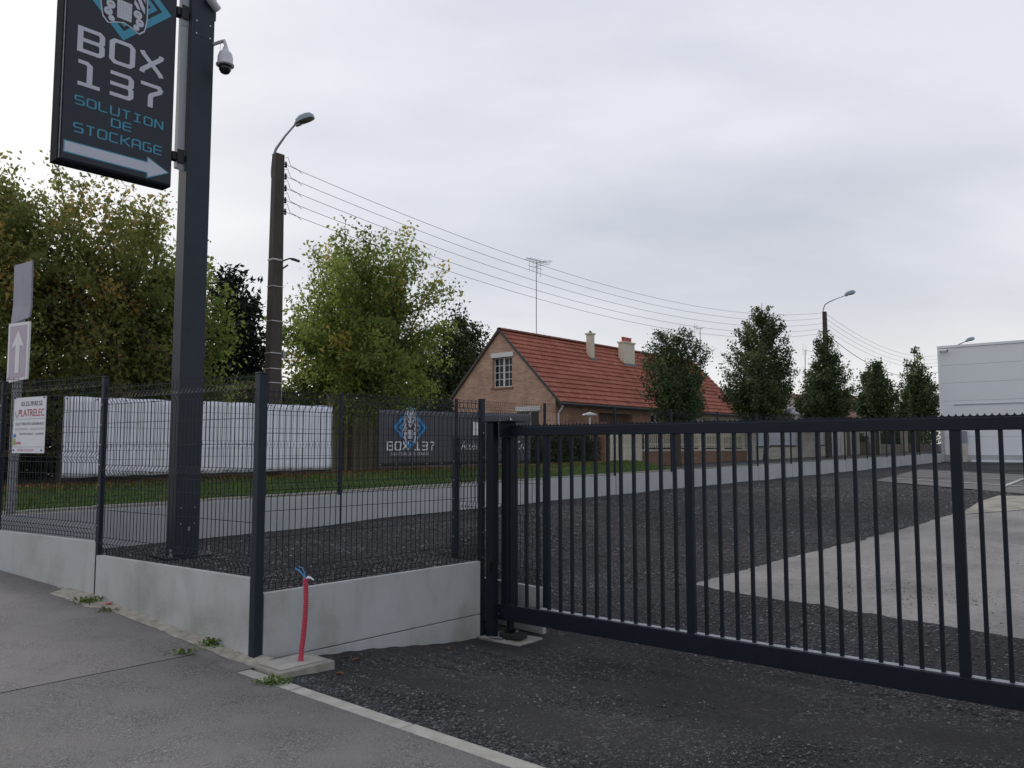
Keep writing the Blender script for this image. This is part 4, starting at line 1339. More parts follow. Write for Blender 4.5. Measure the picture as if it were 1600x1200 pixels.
def lamp_head(parent, p, ax, sc, pitch_up=.25):
    """cobra head luminaire: p is where the arm enters, ax the way it points"""
    ax = np.array([ax[0], ax[1], 0]); ax /= np.linalg.norm(ax); sd = np.array([-ax[1], ax[0], 0]); up = Z3 * 1.0
    f = ax * math.cos(pitch_up) + up * math.sin(pitch_up); u2 = up * math.cos(pitch_up) - ax * math.sin(pitch_up)
    prof = [(0, .045, .07), (.08, .09, .12), (.22, .135, .165), (.40, .14, .17), (.54, .12, .15), (.62, .07, .09)]
    m_ = MB(); base = []
    for x, wd, ht in prof:
        base.append(len(m_.v))
        for k in range(9):
            th = math.pi * k / 8
            m_.v.append(tuple(np.array(p) + (f * x + sd * math.cos(th) * wd * 1.1 + u2 * math.sin(th) ** .6 * ht * 1.3) * sc))
    for i in range(len(prof) - 1):
        for k in range(8): m_.f.append((base[i] + k, base[i] + k + 1, base[i + 1] + k + 1, base[i + 1] + k))
        m_.f.append((base[i] + 8, base[i], base[i + 1], base[i + 1] + 8))
    m_.f.append(tuple(base[0] + k for k in range(9))); m_.f.append(tuple(base[-1] + k for k in reversed(range(9))))
    o_ = m_.build("lamp_head", "lamp_shell", parent, smooth=False)
    b = MB(); rows = []
    for x, wd, dp in ((.2, .11, .0), (.26, .115, .05), (.42, .115, .06), (.54, .09, .04), (.58, .05, .0)):
        rows.append(len(b.v))
        for k in range(7):
            th = math.pi * k / 6
            b.v.append(tuple(np.array(p) + (f * x + sd * math.cos(th) * wd - u2 * (.004 + math.sin(th) * dp)) * sc))
    for i in range(4):
        for k in range(6): b.f.append((rows[i] + k, rows[i + 1] + k, rows[i + 1] + k + 1, rows[i] + k + 1))
    b.build("lens_bowl", "lamp_glass", o_, smooth=True)
    MB().ob(np.array(p) + (f * .02 - sd * .05 - u2 * .06) * sc, f * .16 * sc, sd * .1 * sc, u2 * .06 * sc).build("clamp", "galv", o_)


def insulator(parent, p, out_dir):
    p = np.array(p); o3 = np.array([out_dir[0], out_dir[1], 0])
    m_ = MB().lathe(p + o3 * .09 - Z3 * .07, [(.012, 0), (.03, .015), (.032, .04), (.02, .05), (.03, .065), (.034, .1), (.018, .115), (.024, .13), (.014, .15)], 10)
    m_.tube([p - o3 * .04 + Z3 * .05, p + o3 * .09 + Z3 * .06], .009, 6); m_.tube([p - o3 * .04 - Z3 * .05, p + o3 * .09 - Z3 * .06], .009, 6)
    return m_.build("insulator", "black_gloss", parent)


def upole(px, ptop, label, zs_px, both, wb, wt, arm, lampdir, lsc, group=None):
    t = on_d(px, DP); w = TD(t, DP); Y = w[1]
    zg = h_bank(t, 6) if t < 9 else h_street(t) + .12
    zt2 = float(PX(px, ptop, Y)[2])
    root = thing("utility_pole", (w[0], w[1], zg), label, "utility pole", group)
    m_ = MB(); vs = []
    for z, ww in ((zg - .2, wb), (zt2, wt)):
        for a, b in ((-1, -1), (1, -1), (1, 1), (-1, 1)): vs.append(w * [1, 1, 0] + U3 * a * ww / 2 + V3 * b * ww / 2 * .8 + Z3 * z)
    m_.add(vs, [(0, 3, 2, 1), (4, 5, 6, 7), (0, 1, 5, 4), (1, 2, 6, 5), (2, 3, 7, 6), (3, 0, 4, 7)])
    m_.build("shaft", "pole_wood", root, bevel=.02)
    pts = [np.array(PX(x, y, Y)) for x, y in arm]
    MB().tube(pts, [.032] * (len(pts) - 2) + [.024, .022], 10).build("lamp_arm", "galv", root, smooth=True)
    lamp_head(root, pts[-1], lampdir, lsc)
    ends = []
    for y in zs_px:
        z = float(PX(px, y, Y)[2]); k = (z - zg) / (zt2 - zg); hw = lerp(wb, wt, k) / 2
        for s in ((1, -1) if both else (1,)):
            p = w * [1, 1, 0] + U3 * s * hw + Z3 * z
            insulator(root, p, U * s); ends.append((s, p + U3 * s * .12))
    return root, w, zt2, ends, Y


pole_a, wa, zta, ends_a, Ya = upole(424, 241, "near utility pole of dark timber with a lamp on a curved arm", (254, 272.5, 291, 310, 328), False, .345, .235,
                                    [(425.5, 278), (425, 262), (427, 244), (431, 233), (446, 212), (461, 195)], (U * .45 - V_ * .9), .8)
for y, dy in ((408, 4), (449, 2), (503, 2), (553, 2.5), (577, 2), (599, 2)):
    z = float(PX(430, y, Ya)[2]); k = (z - pole_a.location.z) / (zta - pole_a.location.z); hw = lerp(.345, .235, k) + .012
    MB().cbox(np.array([wa[0], wa[1], z]), U3 * hw, V3 * (hw * .8 + .01), .018 * dy / 2).build("strap", "strap", pole_a)
z0, z1 = float(PX(440, 690, Ya)[2]), float(PX(440, 588, Ya)[2])
pipe = wa * [1, 1, 0] + U3 * .165 - V3 * .08
MB().tube([pipe + Z3 * (h_bank(-5, 6) - .1), pipe + Z3 * z1], .022, 8).build("conduit", "cam_white", pole_a)
MB().tube([pipe + U3 * -.02 + Z3 * z1, pipe - U3 * .04 + Z3 * (z1 + 1.2), pipe - U3 * .07 + Z3 * (z1 + 2.6)], .011, 6).build("riser_cable", "cable", pole_a)
q = PX(441, 408, Ya - .1)
MB().tube([q, PX(452, 404, Ya - .1), PX(458, 405, Ya - .1), PX(468, 408.5, Ya - .1)], [.018, .018, .034, .03], 8).build("cable_bracket", "gutter", pole_a)
MB().tube([PX(441, 420, Ya - .1), PX(450, 414, Ya - .1)], .02, 6).build("cable_stub", "gutter", pole_a)
MB().cbox(PX(443, 560, Ya - .15), U3 * .07, V3 * .06, .15).build("junction_box", "galv", pole_a)

pole_b, wb_, ztb, ends_b, Yb = upole(1295, 487, "far utility pole above the street trees with lamp and cables on both sides", (489.5, 497.5, 506, 514, 521), True, .34, .24,
                                     [(1286.5, 500), (1286, 484), (1289, 476), (1296, 471.5), (1308, 466.5), (1320, 462)], (U * .45 - V_ * .9), .95)
tpc = on_d(1490, DP)
wc = TD(tpc, DP)
pole_c = thing("utility_pole", (wc[0], wc[1], h_street(tpc) + .1), "farthest street lamp, only its head showing over the white warehouse", "utility pole")
MB().tube([wc * [1, 1, 0] + Z3 * h_street(tpc), np.array([wc[0], wc[1], float(PX(1490, 548, wc[1])[2])])], [.17, .11], 8).build("shaft", "pole_wood", pole_c)
arm = [PX(x, y, wc[1]) for x, y in ((1490, 552), (1490, 546), (1494, 540), (1509, 533.5))]
MB().tube(arm, .04, 8).build("lamp_arm", "galv", pole_c)
lamp_head(pole_c, arm[-1], (U * .45 - V_ * .9), 1.15)

ordn = ("topmost", "second from top", "middle", "second lowest", "lowest")


def cable(a, b, sag, label, rad=.0062):
    pts = []
    for k in range(41):
        x = k / 40; p = a * (1 - x) + b * x; pts.append(p - Z3 * sag * 4 * x * (1 - x))
    mid = a
    o_ = MB().tube(pts, rad, 5, False).build("overhead_cable", "cable")
    return tag(o_, label, "cable", "overhead cables")


rb2 = [p for s, p in ends_b if s == -1]; fb2 = [p for s, p in ends_b if s == 1]
for i, (s, p) in enumerate(ends_a):
    cable(p, rb2[i], 1.25, f"{ordn[i]} of five overhead cables between near and far utility poles")
    mq = MB()
    lp = [p - U3 * .1 + Z3 * .14, p + U3 * .02 + Z3 * .2, p + U3 * .1 + Z3 * .02, p + U3 * .3 + Z3 * -.03, p + U3 * .42 - Z3 * .1]
    mq.tube(lp, .006, 5); mq.build("jumper_wire", "cable", pole_a)
for i, p in enumerate(fb2):
    e2 = np.array([wc[0], wc[1], float(PX(1490, 552 + i * 5, wc[1])[2])])
    cable(p, e2 - U3 * .2, 1.1 if i < 4 else 1.6, f"{ordn[i]} of five cables running on from the far pole towards the warehouse", .0075 if i < 4 else .017)


# ================================================================== HOUSE
def wall_holes(outline, holes, fw, depth, name, matn, parent, jamb=None):
    """vertical wall face (2D outline) with rectangular openings and reveals; fw(s, z, off) -> world, off outwards"""
    bm = bmesh.new(); ed = []
    for loop in [outline] + [[(a, c), (b, c), (b, d_), (a, d_)] for a, b, c, d_ in holes]:
        vs = [bm.verts.new(Vector(fw(s, z, 0))) for s, z in loop]
        ed += [bm.edges.new((vs[i], vs[(i + 1) % len(vs)])) for i in range(len(vs))]
    bmesh.ops.triangle_fill(bm, use_beauty=True, use_dissolve=False, edges=ed)
    m_ = MB()
    bm.verts.index_update()
    m_.v = [tuple(v.co) for v in bm.verts]; m_.f = [tuple(v.index for v in f.verts) for f in bm.faces]
    bm.free()
    for a, b, c, d_ in holes:
        L4 = [(a, c), (b, c), (b, d_), (a, d_)]
        for i in range(4):
            p, q = L4[i], L4[(i + 1) % 4]
            m_.add([fw(*p, 0), fw(*q, 0), fw(*q, -depth), fw(*p, -depth)], [(0, 1, 2, 3)])
    return m_.build(name, matn, parent)


def bar2(m_, face, a, b, c, d_, off, th):
    m_.ob(face.w(a, c, off), face.ax * (b - a), -face.n * th, (0, 0, d_ - c))


def window(parent, face, a, b, c, d_, leaves, cols, rows, inset=.14, sill=True, box=True, boxmat="white_joinery", curtain=True):
    """casement with glazing bars, each pane a piece"""
    f = .05; m_ = MB()
    o_ = -inset
    bar2(m_, face, a, b, c, c + f, o_, .06); bar2(m_, face, a, b, d_ - f, d_, o_, .06)
    bar2(m_, face, a, a + f, c + f, d_ - f, o_, .06); bar2(m_, face, b - f, b, c + f, d_ - f, o_, .06)
    lw = (b - a) / leaves
    for i in range(1, leaves): bar2(m_, face, a + lw * i - .045, a + lw * i + .045, c + f, d_ - f, o_ + .008, .06)
    for i in range(leaves):
        x0, x1 = a + lw * i + (.05 if i == 0 else .045), a + lw * (i + 1) - (.05 if i == leaves - 1 else .045)
        for k in range(1, cols): x = lerp(x0, x1, k / cols); bar2(m_, face, x - .014, x + .014, c + f, d_ - f, o_ - .006, .03)
        for k in range(1, rows): z = lerp(c + f, d_ - f, k / rows); bar2(m_, face, x0, x1, z - .014, z + .014, o_ - .008, .028)
    wn = m_.build("window", "white_joinery", parent)
    for i in range(leaves):
        x0, x1 = a + lw * i + .03, a + lw * (i + 1) - .03
        for k in range(cols):
            for r_ in range(rows):
                u0, u1 = lerp(x0, x1, k / cols), lerp(x0, x1, (k + 1) / cols); v0, v1 = lerp(c + .03, d_ - .03, r_ / rows), lerp(c + .03, d_ - .03, (r_ + 1) / rows)
                g_ = MB(); g_.ob(face.w(u0 + .002, v0 + .002, o_ - .036), face.ax * (u1 - u0 - .004), -face.n * .006, (0, 0, v1 - v0 - .004)); g_.build("pane", "glass", wn)
    if sill:
        s_ = MB(); s_.ob(face.w(a - .07, c - .085, .05), face.ax * (b - a + .14), -face.n * .2, (0, 0, .08)); s_.build("sill", "brick_low", parent)
    if box:
        s_ = MB(); s_.ob(face.w(a - .09, d_ - .005, .05), face.ax * (b - a + .15), -face.n * .18, (0, 0, .2)); s_.build("shutter_box", boxmat, parent)
    return wn


HY = 33.0
hc = PX(868, 622, HY); H0 = np.array([hc[0], hc[1], 0.0]); EZ = float(hc[2])
th_, dh_ = td(H0)
gf = Face(H0, V3, -U3)                                   # gable, s runs away to the left
ff = Face(H0, U3, -V3)                                   # front, s runs along the street
HW = gf.at(703, 622)[0]
pk_s, RZ = gf.at(781, 515); HW = 2 * pk_s
HLn = ff.at(1158, 640)[0]
gz = h_street(th_) + .13
house = thing("brick_house", H0 + Z3 * gz, "brick house with red tiled roof, gable window and two cream chimneys", "house")
# gable wall
w1 = (gf.at(800, 580)[0], gf.at(769.5, 580)[0], gf.at(785, 605)[1], gf.at(785, 558)[1])
w2 = (gf.at(842, 655)[0], gf.at(808, 655)[0], gf.at(825, 690)[1], gf.at(825, 642)[1])
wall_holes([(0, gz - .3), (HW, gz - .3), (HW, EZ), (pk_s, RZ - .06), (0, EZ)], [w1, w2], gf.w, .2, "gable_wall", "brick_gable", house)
window(house, gf, *w1, 2, 2, 4); window(house, gf, *w2, 2, 1, 2)
# front wall: brick part then pale boarded part
SPL = ff.at(1060, 655)[0]
g1 = (ff.at(936, 650)[0], ff.at(988, 650)[0], gz + .02, ff.at(960, 646)[1])
w3 = (ff.at(1017, 655)[0], ff.at(1038, 655)[0], ff.at(1027, 672)[1], ff.at(1027, 648)[1])
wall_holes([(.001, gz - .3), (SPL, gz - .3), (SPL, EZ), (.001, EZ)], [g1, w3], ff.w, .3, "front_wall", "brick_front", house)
w4 = (ff.at(1098, 655)[0], ff.at(1131, 655)[0], ff.at(1115, 690)[1], ff.at(1115, 656)[1])
wall_holes([(SPL, gz - .3), (HLn, gz - .3), (HLn, EZ), (SPL, EZ)], [w4], ff.w, .2, "boarded_wall", "siding", house)
gd = MB(); gd.ob(ff.w(g1[0], g1[2], -.27), U3 * (g1[1] - g1[0]), V3 * .04, (0, 0, g1[3] - g1[2]))
gdo = gd.build("garage_door", "wood_brown", house)
for k in range(1, 6):
    x = lerp(g1[0], g1[1], k / 6); MB().ob(ff.w(x - .01, g1[2], -.262), U3 * .02, V3 * .01, (0, 0, g1[3] - g1[2])).build("rib", "gutter", gdo)
window(house, ff, *w3, 2, 1, 2, sill=False); window(house, ff, *w4, 2, 1, 1, sill=False, box=False)
# hidden back and far end so the house is closed
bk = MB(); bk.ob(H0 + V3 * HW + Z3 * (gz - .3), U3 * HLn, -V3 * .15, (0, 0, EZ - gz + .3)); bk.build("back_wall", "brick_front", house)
eb = MB(); eb.prism([H0 + U3 * HLn + V3 * s + Z3 * z for s, z in ((.01, gz - .3), (HW - .01, gz - .3), (HW - .01, EZ), (pk_s, RZ - .06), (.01, EZ))], -U3 * .15); eb.build("end_wall", "render_cream", house)
fl = MB(); fl.ob(H0 + U3 * .3 + V3 * .4 + Z3 * (EZ - .02), U3 * (HLn - .6), V3 * (HW - .8), (0, 0, .05)); fl.build("loft_floor", "wood_brown", house)
# roof: two slopes built course by course
sl_len = math.hypot(pk_s + .28, RZ - EZ + .17); roof = None
NC = 15


def slope_pt(side, x, q, lift):
    """x along ridge, q 0..1 from eave to ridge"""
    run = pk_s + .28
    b = (-.28 + run * q) if side == 0 else (HW + .28 - run * q)
    z = EZ - .17 * (RZ - EZ + .17) / (RZ - EZ + .17) + (RZ - EZ + .17) * q
    nz, nb = run, (RZ - EZ + .17); ln = math.hypot(nz, nb)
    sgn = -1 if side == 0 else 1
    return H0 + U3 * x + V3 * (b + sgn * nb / ln * lift) + Z3 * (z + nz / ln * lift)


X0, X1 = -.1, HLn + .1
rm = MB()
for side in (0, 1):
    P_ = [slope_pt(side, X0 + .03, 0, -.06), slope_pt(side, X1 - .03, 0, -.06), slope_pt(side, X1 - .03, 1, -.06), slope_pt(side, X0 + .03, 1, -.06)]
    nn = slope_pt(side, 0, .5, 1) - slope_pt(side, 0, .5, 0)
    rm.prism(P_, nn * .05)
roof = rm.build("roof", "wood_brown", house)
for side in (0, 1):
    for c in range(NC):
        m_ = MB(); nx = int((X1 - X0) / (.08 if side == 0 else .6)); q0_, q1_ = c / NC, (c + 1.18) / NC
        q1_ = min(q1_, 1.0); rr = []
        for i in range(nx + 1):
            x = lerp(X0, X1, i / nx)
            wv = .02 * math.cos(2 * math.pi * x / .24) if side == 0 else 0
            jit = .006 * math.sin(x * 5.1 + c * 2.3) + .004 * math.sin(x * 13 + c)
            rr.append((slope_pt(side, x, q0_ + jit * .1, .06 + wv), slope_pt(side, x, q1_, .004 + wv * .6), slope_pt(side, x, q0_ + jit * .1, .008 + wv * .5)))
        b0 = len(m_.v)
        for p, q, r_ in rr: m_.v += [tuple(p), tuple(q), tuple(r_)]
        for i in range(nx):
            k = b0 + 3 * i
            m_.f.append((k, k + 3, k + 4, k + 1)); m_.f.append((k + 2, k + 5, k + 3, k))
        m_.build("tile_course", "roof_tile", roof, smooth=False)
rt = MB(); K = 7
for k in range(K):
    th = math.pi * k / (K - 1)
    for x in (0, .42): rt.v.append((x, math.cos(th) * (.13 + .01 * (x > 0)), math.sin(th) * (.10 + .012 * (x > 0)) - .03))
for k in range(K - 1): rt.f.append((2 * k, 2 * k + 1, 2 * k + 3, 2 * k + 2))
rt.f.append(tuple(2 * k + 1 for k in range(K)))
rme = rt.mesh("ridge_tile"); rme.materials.append(MAT["ridge_tile"])
x = X0
while x < X1 - .3:
    put("ridge_tile", rme, roof, slope_pt(0, x, 1, .03) * [1, 1, 1] + V3 * 0, ang_u); x += .4
vg = MB()
for side in (0, 1):
    a_, b_ = slope_pt(side, X0 - .01, -.005, -.05), slope_pt(side, X0 - .01, 1.0, -.05)
    nn = slope_pt(side, 0, .5, 1) - slope_pt(side, 0, .5, 0)
    vg.prism([a_, b_, b_ + nn * .1, a_ + nn * .1], U3 * .05)
vg.build("verge_board", "gutter", roof)
gt = MB(); e0, e1 = slope_pt(0, X0, 0, -.05), slope_pt(0, X1, 0, -.05)
gt.tube([e0 - V3 * .05 - Z3 * .03, e1 - V3 * .05 - Z3 * .03], .07, 8); gt.build("gutter", "gutter", house)
dp = MB(); q = e0 + U3 * .25 - Z3 * .06
dp.tube([q, q - Z3 * .1, H0 + U3 * .12 - V3 * .06 + Z3 * (EZ - .62), H0 + U3 * .12 - V3 * .06 + Z3 * (gz + .1)], .04, 8); dp.build("downpipe", "white_joinery", house)


def chimney(pxl, pxr, ytop, ybase, pots, name="chimney"):
    p = on_plane((pxl + pxr) / 2, ybase - 14, H0 + V3 * pk_s * .72, V3)
    s0_, s1x = np.dot(on_plane(pxl, ybase, p, V3) - H0, U3), np.dot(on_plane(pxr, ybase, p, V3) - H0, U3)
    wd, dpth = (1.02, .34) if pots else (.30, .28)
    zt_c = float(on_plane((pxl + pxr) / 2, ytop, p, V3)[2])
    c = H0 + U3 * ((s0_ + s1x) / 2) + V3 * (pk_s * .74)
    ch = MB().cbox(c + Z3 * (RZ - 1.6), U3 * wd, V3 * dpth, zt_c - RZ + 1.6).build(name, "render_cream", roof)
    MB().cbox(c + Z3 * (zt_c - .0), U3 * (wd + .1), V3 * (dpth + .1), .07).build("chimney_cap", "render_cream", roof)
    fz_ = RZ - (pk_s - pk_s * .74 + dpth / 2) * (RZ - EZ) / pk_s
    fm = MB(); fm.ob(c - U3 * (wd / 2 + .08) - V3 * (dpth / 2 + .1) + Z3 * (fz_ - .05), U3 * (wd + .16), V3 * .09, (0, 0, .16)); fm.build("flashing", "lead", roof)
    if pots:
        for k in (-1, 0, 1):
            MB().lathe(c + U3 * wd * .3 * k + Z3 * (zt_c + .07), [(.085, 0), (.08, .18), (.10, .19), (.10, .25)], 10).build("chimney_pot", "terracotta", roof)
    else:
        MB().lathe(c + Z3 * (zt_c + .07), [(.09, 0), (.09, .06), (.06, .07), (.06, .12)], 10).build("chimney_cowl", "lead", roof)


chimney(917.5, 931, 523, 566, False); chimney(967, 994, 537, 558, True)


def antenna(px, ybase, ytop, Y, label, el, rad=.022):
    b_, t_ = PX(px, ybase, Y), PX(px, ytop, Y)
    r_ = thing("antenna", b_, label, "antenna")
    MB().tube([b_ - Z3 * .15, t_], rad, 6).build("mast", "galv", r_)
    m_ = MB()
    for (dx, dz, ln, ax) in el:
        c = t_ + Z3 * dz + U3 * dx; a_ = U3 if ax == 'u' else (V3 if ax == 'v' else Z3)
        m_.tube([c - a_ * ln / 2, c + a_ * ln / 2], .012, 5)
    m_.build("elements", "galv", r_)


ridgeY = float((slope_pt(0, np.dot(on_plane(838, 520, H0 + V3 * pk_s, V3) - H0, U3), 1, 0))[1])
antenna(838, 521, 407, ridgeY, "tall rake antenna on the ridge of the brick house",
        [(0, -.0, 1.5, 'u'), (-.6, -.02, .5, 'v'), (-.4, -.02, .55, 'v'), (-.2, -.02, .6, 'v'), (0, -.02, .65, 'v'), (.25, -.02, .75, 'v'), (.5, .02, .9, 'v'), (.7, .02, .8, 'v'), (-.1, -.35, 1.0, 'u'), (-.5, -.35, .5, 'z'), (-.25, -.35, .5, 'z'), (.1, -.35, .6, 'z'), (.3, -.35, .8, 'z'), (.45, -.15, .9, 'v')])
rY2 = float((slope_pt(0, HLn - 2, 1, 0))[1])
antenna(1094, 553, 513, rY2, "small rake antenna at the right end of the tiled roof", [(-.3, -.02, 1.1, 'u'), (-.7, -.02, .4, 'z'), (-.5, -.02, .35, 'z'), (-.3, -.02, .35, 'z'), (0, 0, .5, 'v')])
# garden lamp in front of the house
gl_t = on_d(922, 6.6); gl = TD(gl_t, 6.6); glz = float(PX(922, 648, gl[1])[2])
gln = thing("garden_lamp", gl + Z3 * (h_street(gl_t) + .13), "white mushroom garden lamp before the brick house wall", "lamp")
MB().tube([gl + Z3 * (h_street(gl_t) + .1), gl + Z3 * glz], .03, 8).build("stem", "white_joinery", gln)
MB().lathe(gl + Z3 * (glz - .02), [(.05, -.05), (.28, 0), (.26, .04), (.1, .09), (.03, .11)], 14).build("shade", "white_joinery", gln, smooth=True)

# ================================================================== STREET FRONT
DF = 5.85
zf = lambda t: h_street(t) + .12
t0, t1 = on_d(1012, DF), on_d(1166, DF)
pf = thing("picket_fence", TD(t0, DF, zf(t0)), "cream picket fence on a low brick wall before the brick house", "fence")
Ypf = TD(t0, DF)[1]
bh, ph = .52, 1.32
bwm = MB(); bwm.ob(TD(t0, DF, zf(t0) - .1), U3 * (t1 - t0), V3 * .2, (0, 0, bh + .1 + (zf(t1) - zf(t0)) / 2)); bwm.build("brick_base", "brick_low", pf)
MB().ob(TD(t0 - .02, DF - .03, zf(t0) + bh + (zf(t1) - zf(t0)) / 2), U3 * (t1 - t0 + .04), V3 * .26, (0, 0, .07)).build("coping", "picket_cream", pf)
zc0 = zf(t0) + bh + (zf(t1) - zf(t0)) / 2 + .07
pk_me = MB().ob((0, 0, 0), (.062, 0, 0), (0, .022, 0), (0, 0, ph - bh)).mesh("picket"); pk_me.materials.append(MAT["picket_cream"])
x = t0 + .05
while x < t1 - .08:
    put("picket", pk_me, pf, TD(x, DF + .06, zc0 + .06), ang_u); x += .15
for z in (.16, .58):
    MB().ob(TD(t0, DF + .085, zc0 + z), U3 * (t1 - t0), V3 * .035, (0, 0, .07)).build("rail", "picket_cream", pf)
for k in range(5):
    x = lerp(t0, t1 - .1, k / 4); MB().ob(TD(x, DF + .05, zc0), U3 * .1, V3 * .1, (0, 0, ph - bh + .1)).build("post", "picket_cream", pf)
# boarded gates left of it
ta, tb = on_d(952, DF), on_d(1006, DF)
gg = thing("garden_gate", TD(ta, DF, zf(ta)), "pair of cream boarded garden gates between hedge and picket fence", "gate")
n = 14; wbd = (tb - ta) / n
gb_me = MB().ob((0, 0, 0), (wbd * .78, 0, 0), (0, .03, 0), (0, 0, 1.38)).mesh("board"); gb_me.materials.append(MAT["picket_cream"])
for k in range(n): put("board", gb_me, gg, TD(ta + wbd * k, DF + .05, zf(ta) + .06), ang_u)
for z in (.2, 1.1): MB().ob(TD(ta, DF + .085, zf(ta) + z), U3 * (tb - ta), V3 * .04, (0, 0, .09)).build("rail", "picket_cream", gg)
MB().ob(TD(ta - .28, DF, zf(ta) - .1), U3 * .27, V3 * .3, (0, 0, 1.75)).build("brick_pillar", "brick_low", gg)
tag(MB().ob(TD(on_d(988, DF) - .12, DF + .1, zf(ta) + 1.4), U3 * .24, V3 * .2, (0, 0, .16)).build("flower_box", "print_green", None, bevel=.03), "small yellow green flower box on the cream garden gates", "planter")


def garden_wall(pxa, pxb, h, label, mt, parts=(), name="garden_wall", d=DF, th=.22, cap=None):
    a_, b_ = on_d(pxa, d), on_d(pxb, d); zb__ = zf(a_)
    r_ = thing(name, TD(a_, d, zb__), label, "wall" if name != "side_gate" else "gate")
    MB().ob(TD(a_, d, zb__ - .15), U3 * (b_ - a_), V3 * th, (0, 0, h + .15)).build("wall" if name != "side_gate" else "leaf", mt, r_)
    if cap: MB().ob(TD(a_ - .03, d - .05, zb__ + h), U3 * (b_ - a_ + .06), V3 * (th + .1), (0, 0, .06)).build("coping", cap, r_)
    for (nm, f0, f1, z0_, z1_, off, m2) in parts:
        x0, x1 = lerp(a_, b_, f0), lerp(a_, b_, f1)
        MB().ob(TD(x0, d - off, zb__ + z0_), U3 * (x1 - x0), V3 * (off - .003), (0, 0, z1_ - z0_)).build(nm, m2, r_)
    return r_


garden_wall(1167, 1181, 2.1, "tall cream wall pier right of the picket fence", "wall_cream", name="gate_pier")
garden_wall(1181.5, 1203, 1.75, "pale metal panel on a cream base beside the tall pier", "wall_pale", [("base", 0, 1, 0, .6, .04, "wall_cream"), ("ledge", 0, 1, .6, .67, .07, "gutter")])
garden_wall(1203.5, 1243, 1.85, "pale blue white panel wall with cream base and dark top rail", "wall_pale", [("base", 0, 1, 0, .62, .04, "wall_cream"), ("ledge", 0, 1, .62, .7, .07, "gutter"), ("top_rail", .05, .9, 1.78, 1.86, .05, "gutter")])
garden_wall(1250, 1273, 2.2, "weathered cream wall with streaks behind the stepped fence", "wall_cream")
garden_wall(1273.5, 1287, 1.9, "narrow pale panel on a low cream base", "wall_pale", [("base", 0, 1, 0, .6, .04, "wall_cream"), ("ledge", 0, 1, .6, .68, .06, "gutter")])
garden_wall(1290, 1295.5, 2.0, "slim cream pier beside the dark street tree trunk", "wall_cream", name="gate_pier")
garden_wall(1306, 1313.5, 1.9, "small pale door leaf in the cream walls", "wall_pale", name="side_gate")
garden_wall(1314, 1323, 2.0, "sandy pier next to the small pale door", "render_cream", name="gate_pier")
garden_wall(1323.5, 1329, 1.5, "dark narrow gate between two cream piers", "gutter", name="side_gate")
garden_wall(1334, 1343.5, 1.6, "broad cream pier with a cap", "wall_cream", name="gate_pier", cap="wall_cream")
garden_wall(1344, 1360, .75, "low mossy wall below a clipped hedge", "wall_brown")
garden_wall(1363, 1376, 1.6, "pale pier beside a slatted gate", "wall_cream", [("slat", .35, .42, .1, 1.4, .04, "gutter"), ("slat", .55, .62, .1, 1.4, .04, "gutter"), ("slat", .75, .82, .1, 1.4, .04, "gutter")], name="gate_pier")
garden_wall(1382, 1412, .6, "low grey rubble wall under dark shrubs", "footing")
garden_wall(1412.5, 1419, 1.75, "last cream pier before the warehouse", "wall_cream", name="gate_pier", cap="wall_cream")
garden_wall(1419.5, 1468, .6, "low dark wall ending behind the warehouse", "wall_brown")
# house row behind
def plain_house(pxa, pxb, d, eave, ridge, label, wallm, roofm, win=(), dep=7):
    a_, b_ = on_d(pxa, d), on_d(pxb, d); zb__ = zf(a_)
    r_ = thing("street_house", TD(a_, d, zb__), label, "house", "houses along the street")
    o_ = TD(a_, d, zb__ - .2); L_ = b_ - a_
    f_ = Face(TD(a_, d), U3, -V3)
    hs = [(lerp(0, L_, x), lerp(0, L_, y), zb__ + z0_, zb__ + z1_) for x, y, z0_, z1_ in win]
    wall_holes([(0, zb__ - .2), (L_, zb__ - .2), (L_, zb__ + eave), (0, zb__ + eave)], hs, f_.w, .15, "front_wall", wallm, r_)
    for w_ in hs: window(r_, f_, *w_, 2, 1, 2, sill=False, box=False)
    MB().prism([o_ + V3 * s + Z3 * (z + .2) for s, z in ((.02, -.2), (dep, -.2), (dep, eave), (dep / 2, ridge), (.02, eave))], U3 * .15).build("gable_wall", wallm, r_)
    MB().prism([o_ + U3 * L_ + V3 * s + Z3 * (z + .2) for s, z in ((.02, -.2), (dep, -.2), (dep, eave), (dep / 2, ridge), (.02, eave))], -U3 * .15).build("gable_wall", wallm, r_)
    MB().ob(o_ + V3 * dep, U3 * L_, -V3 * .15, (0, 0, eave + .2)).build("back_wall", wallm, r_)
    m_ = MB(); k_ = (ridge - eave) / (dep / 2)
    for s in (0, 1):
        y0_, y1_ = (-.3, dep / 2) if s == 0 else (dep + .3, dep / 2)
        m_.prism([o_ - U3 * .15 + V3 * y0_ + Z3 * (.2 + eave - .3 * k_ + .05), o_ + U3 * (L_ + .15) + V3 * y0_ + Z3 * (.2 + eave - .3 * k_ + .05), o_ + U3 * (L_ + .15) + V3 * y1_ + Z3 * (.2 + ridge + .05), o_ - U3 * .15 + V3 * y1_ + Z3 * (.2 + ridge + .05)], (0, 0, .09))
    m_.build("roof", roofm, r_)
    return r_


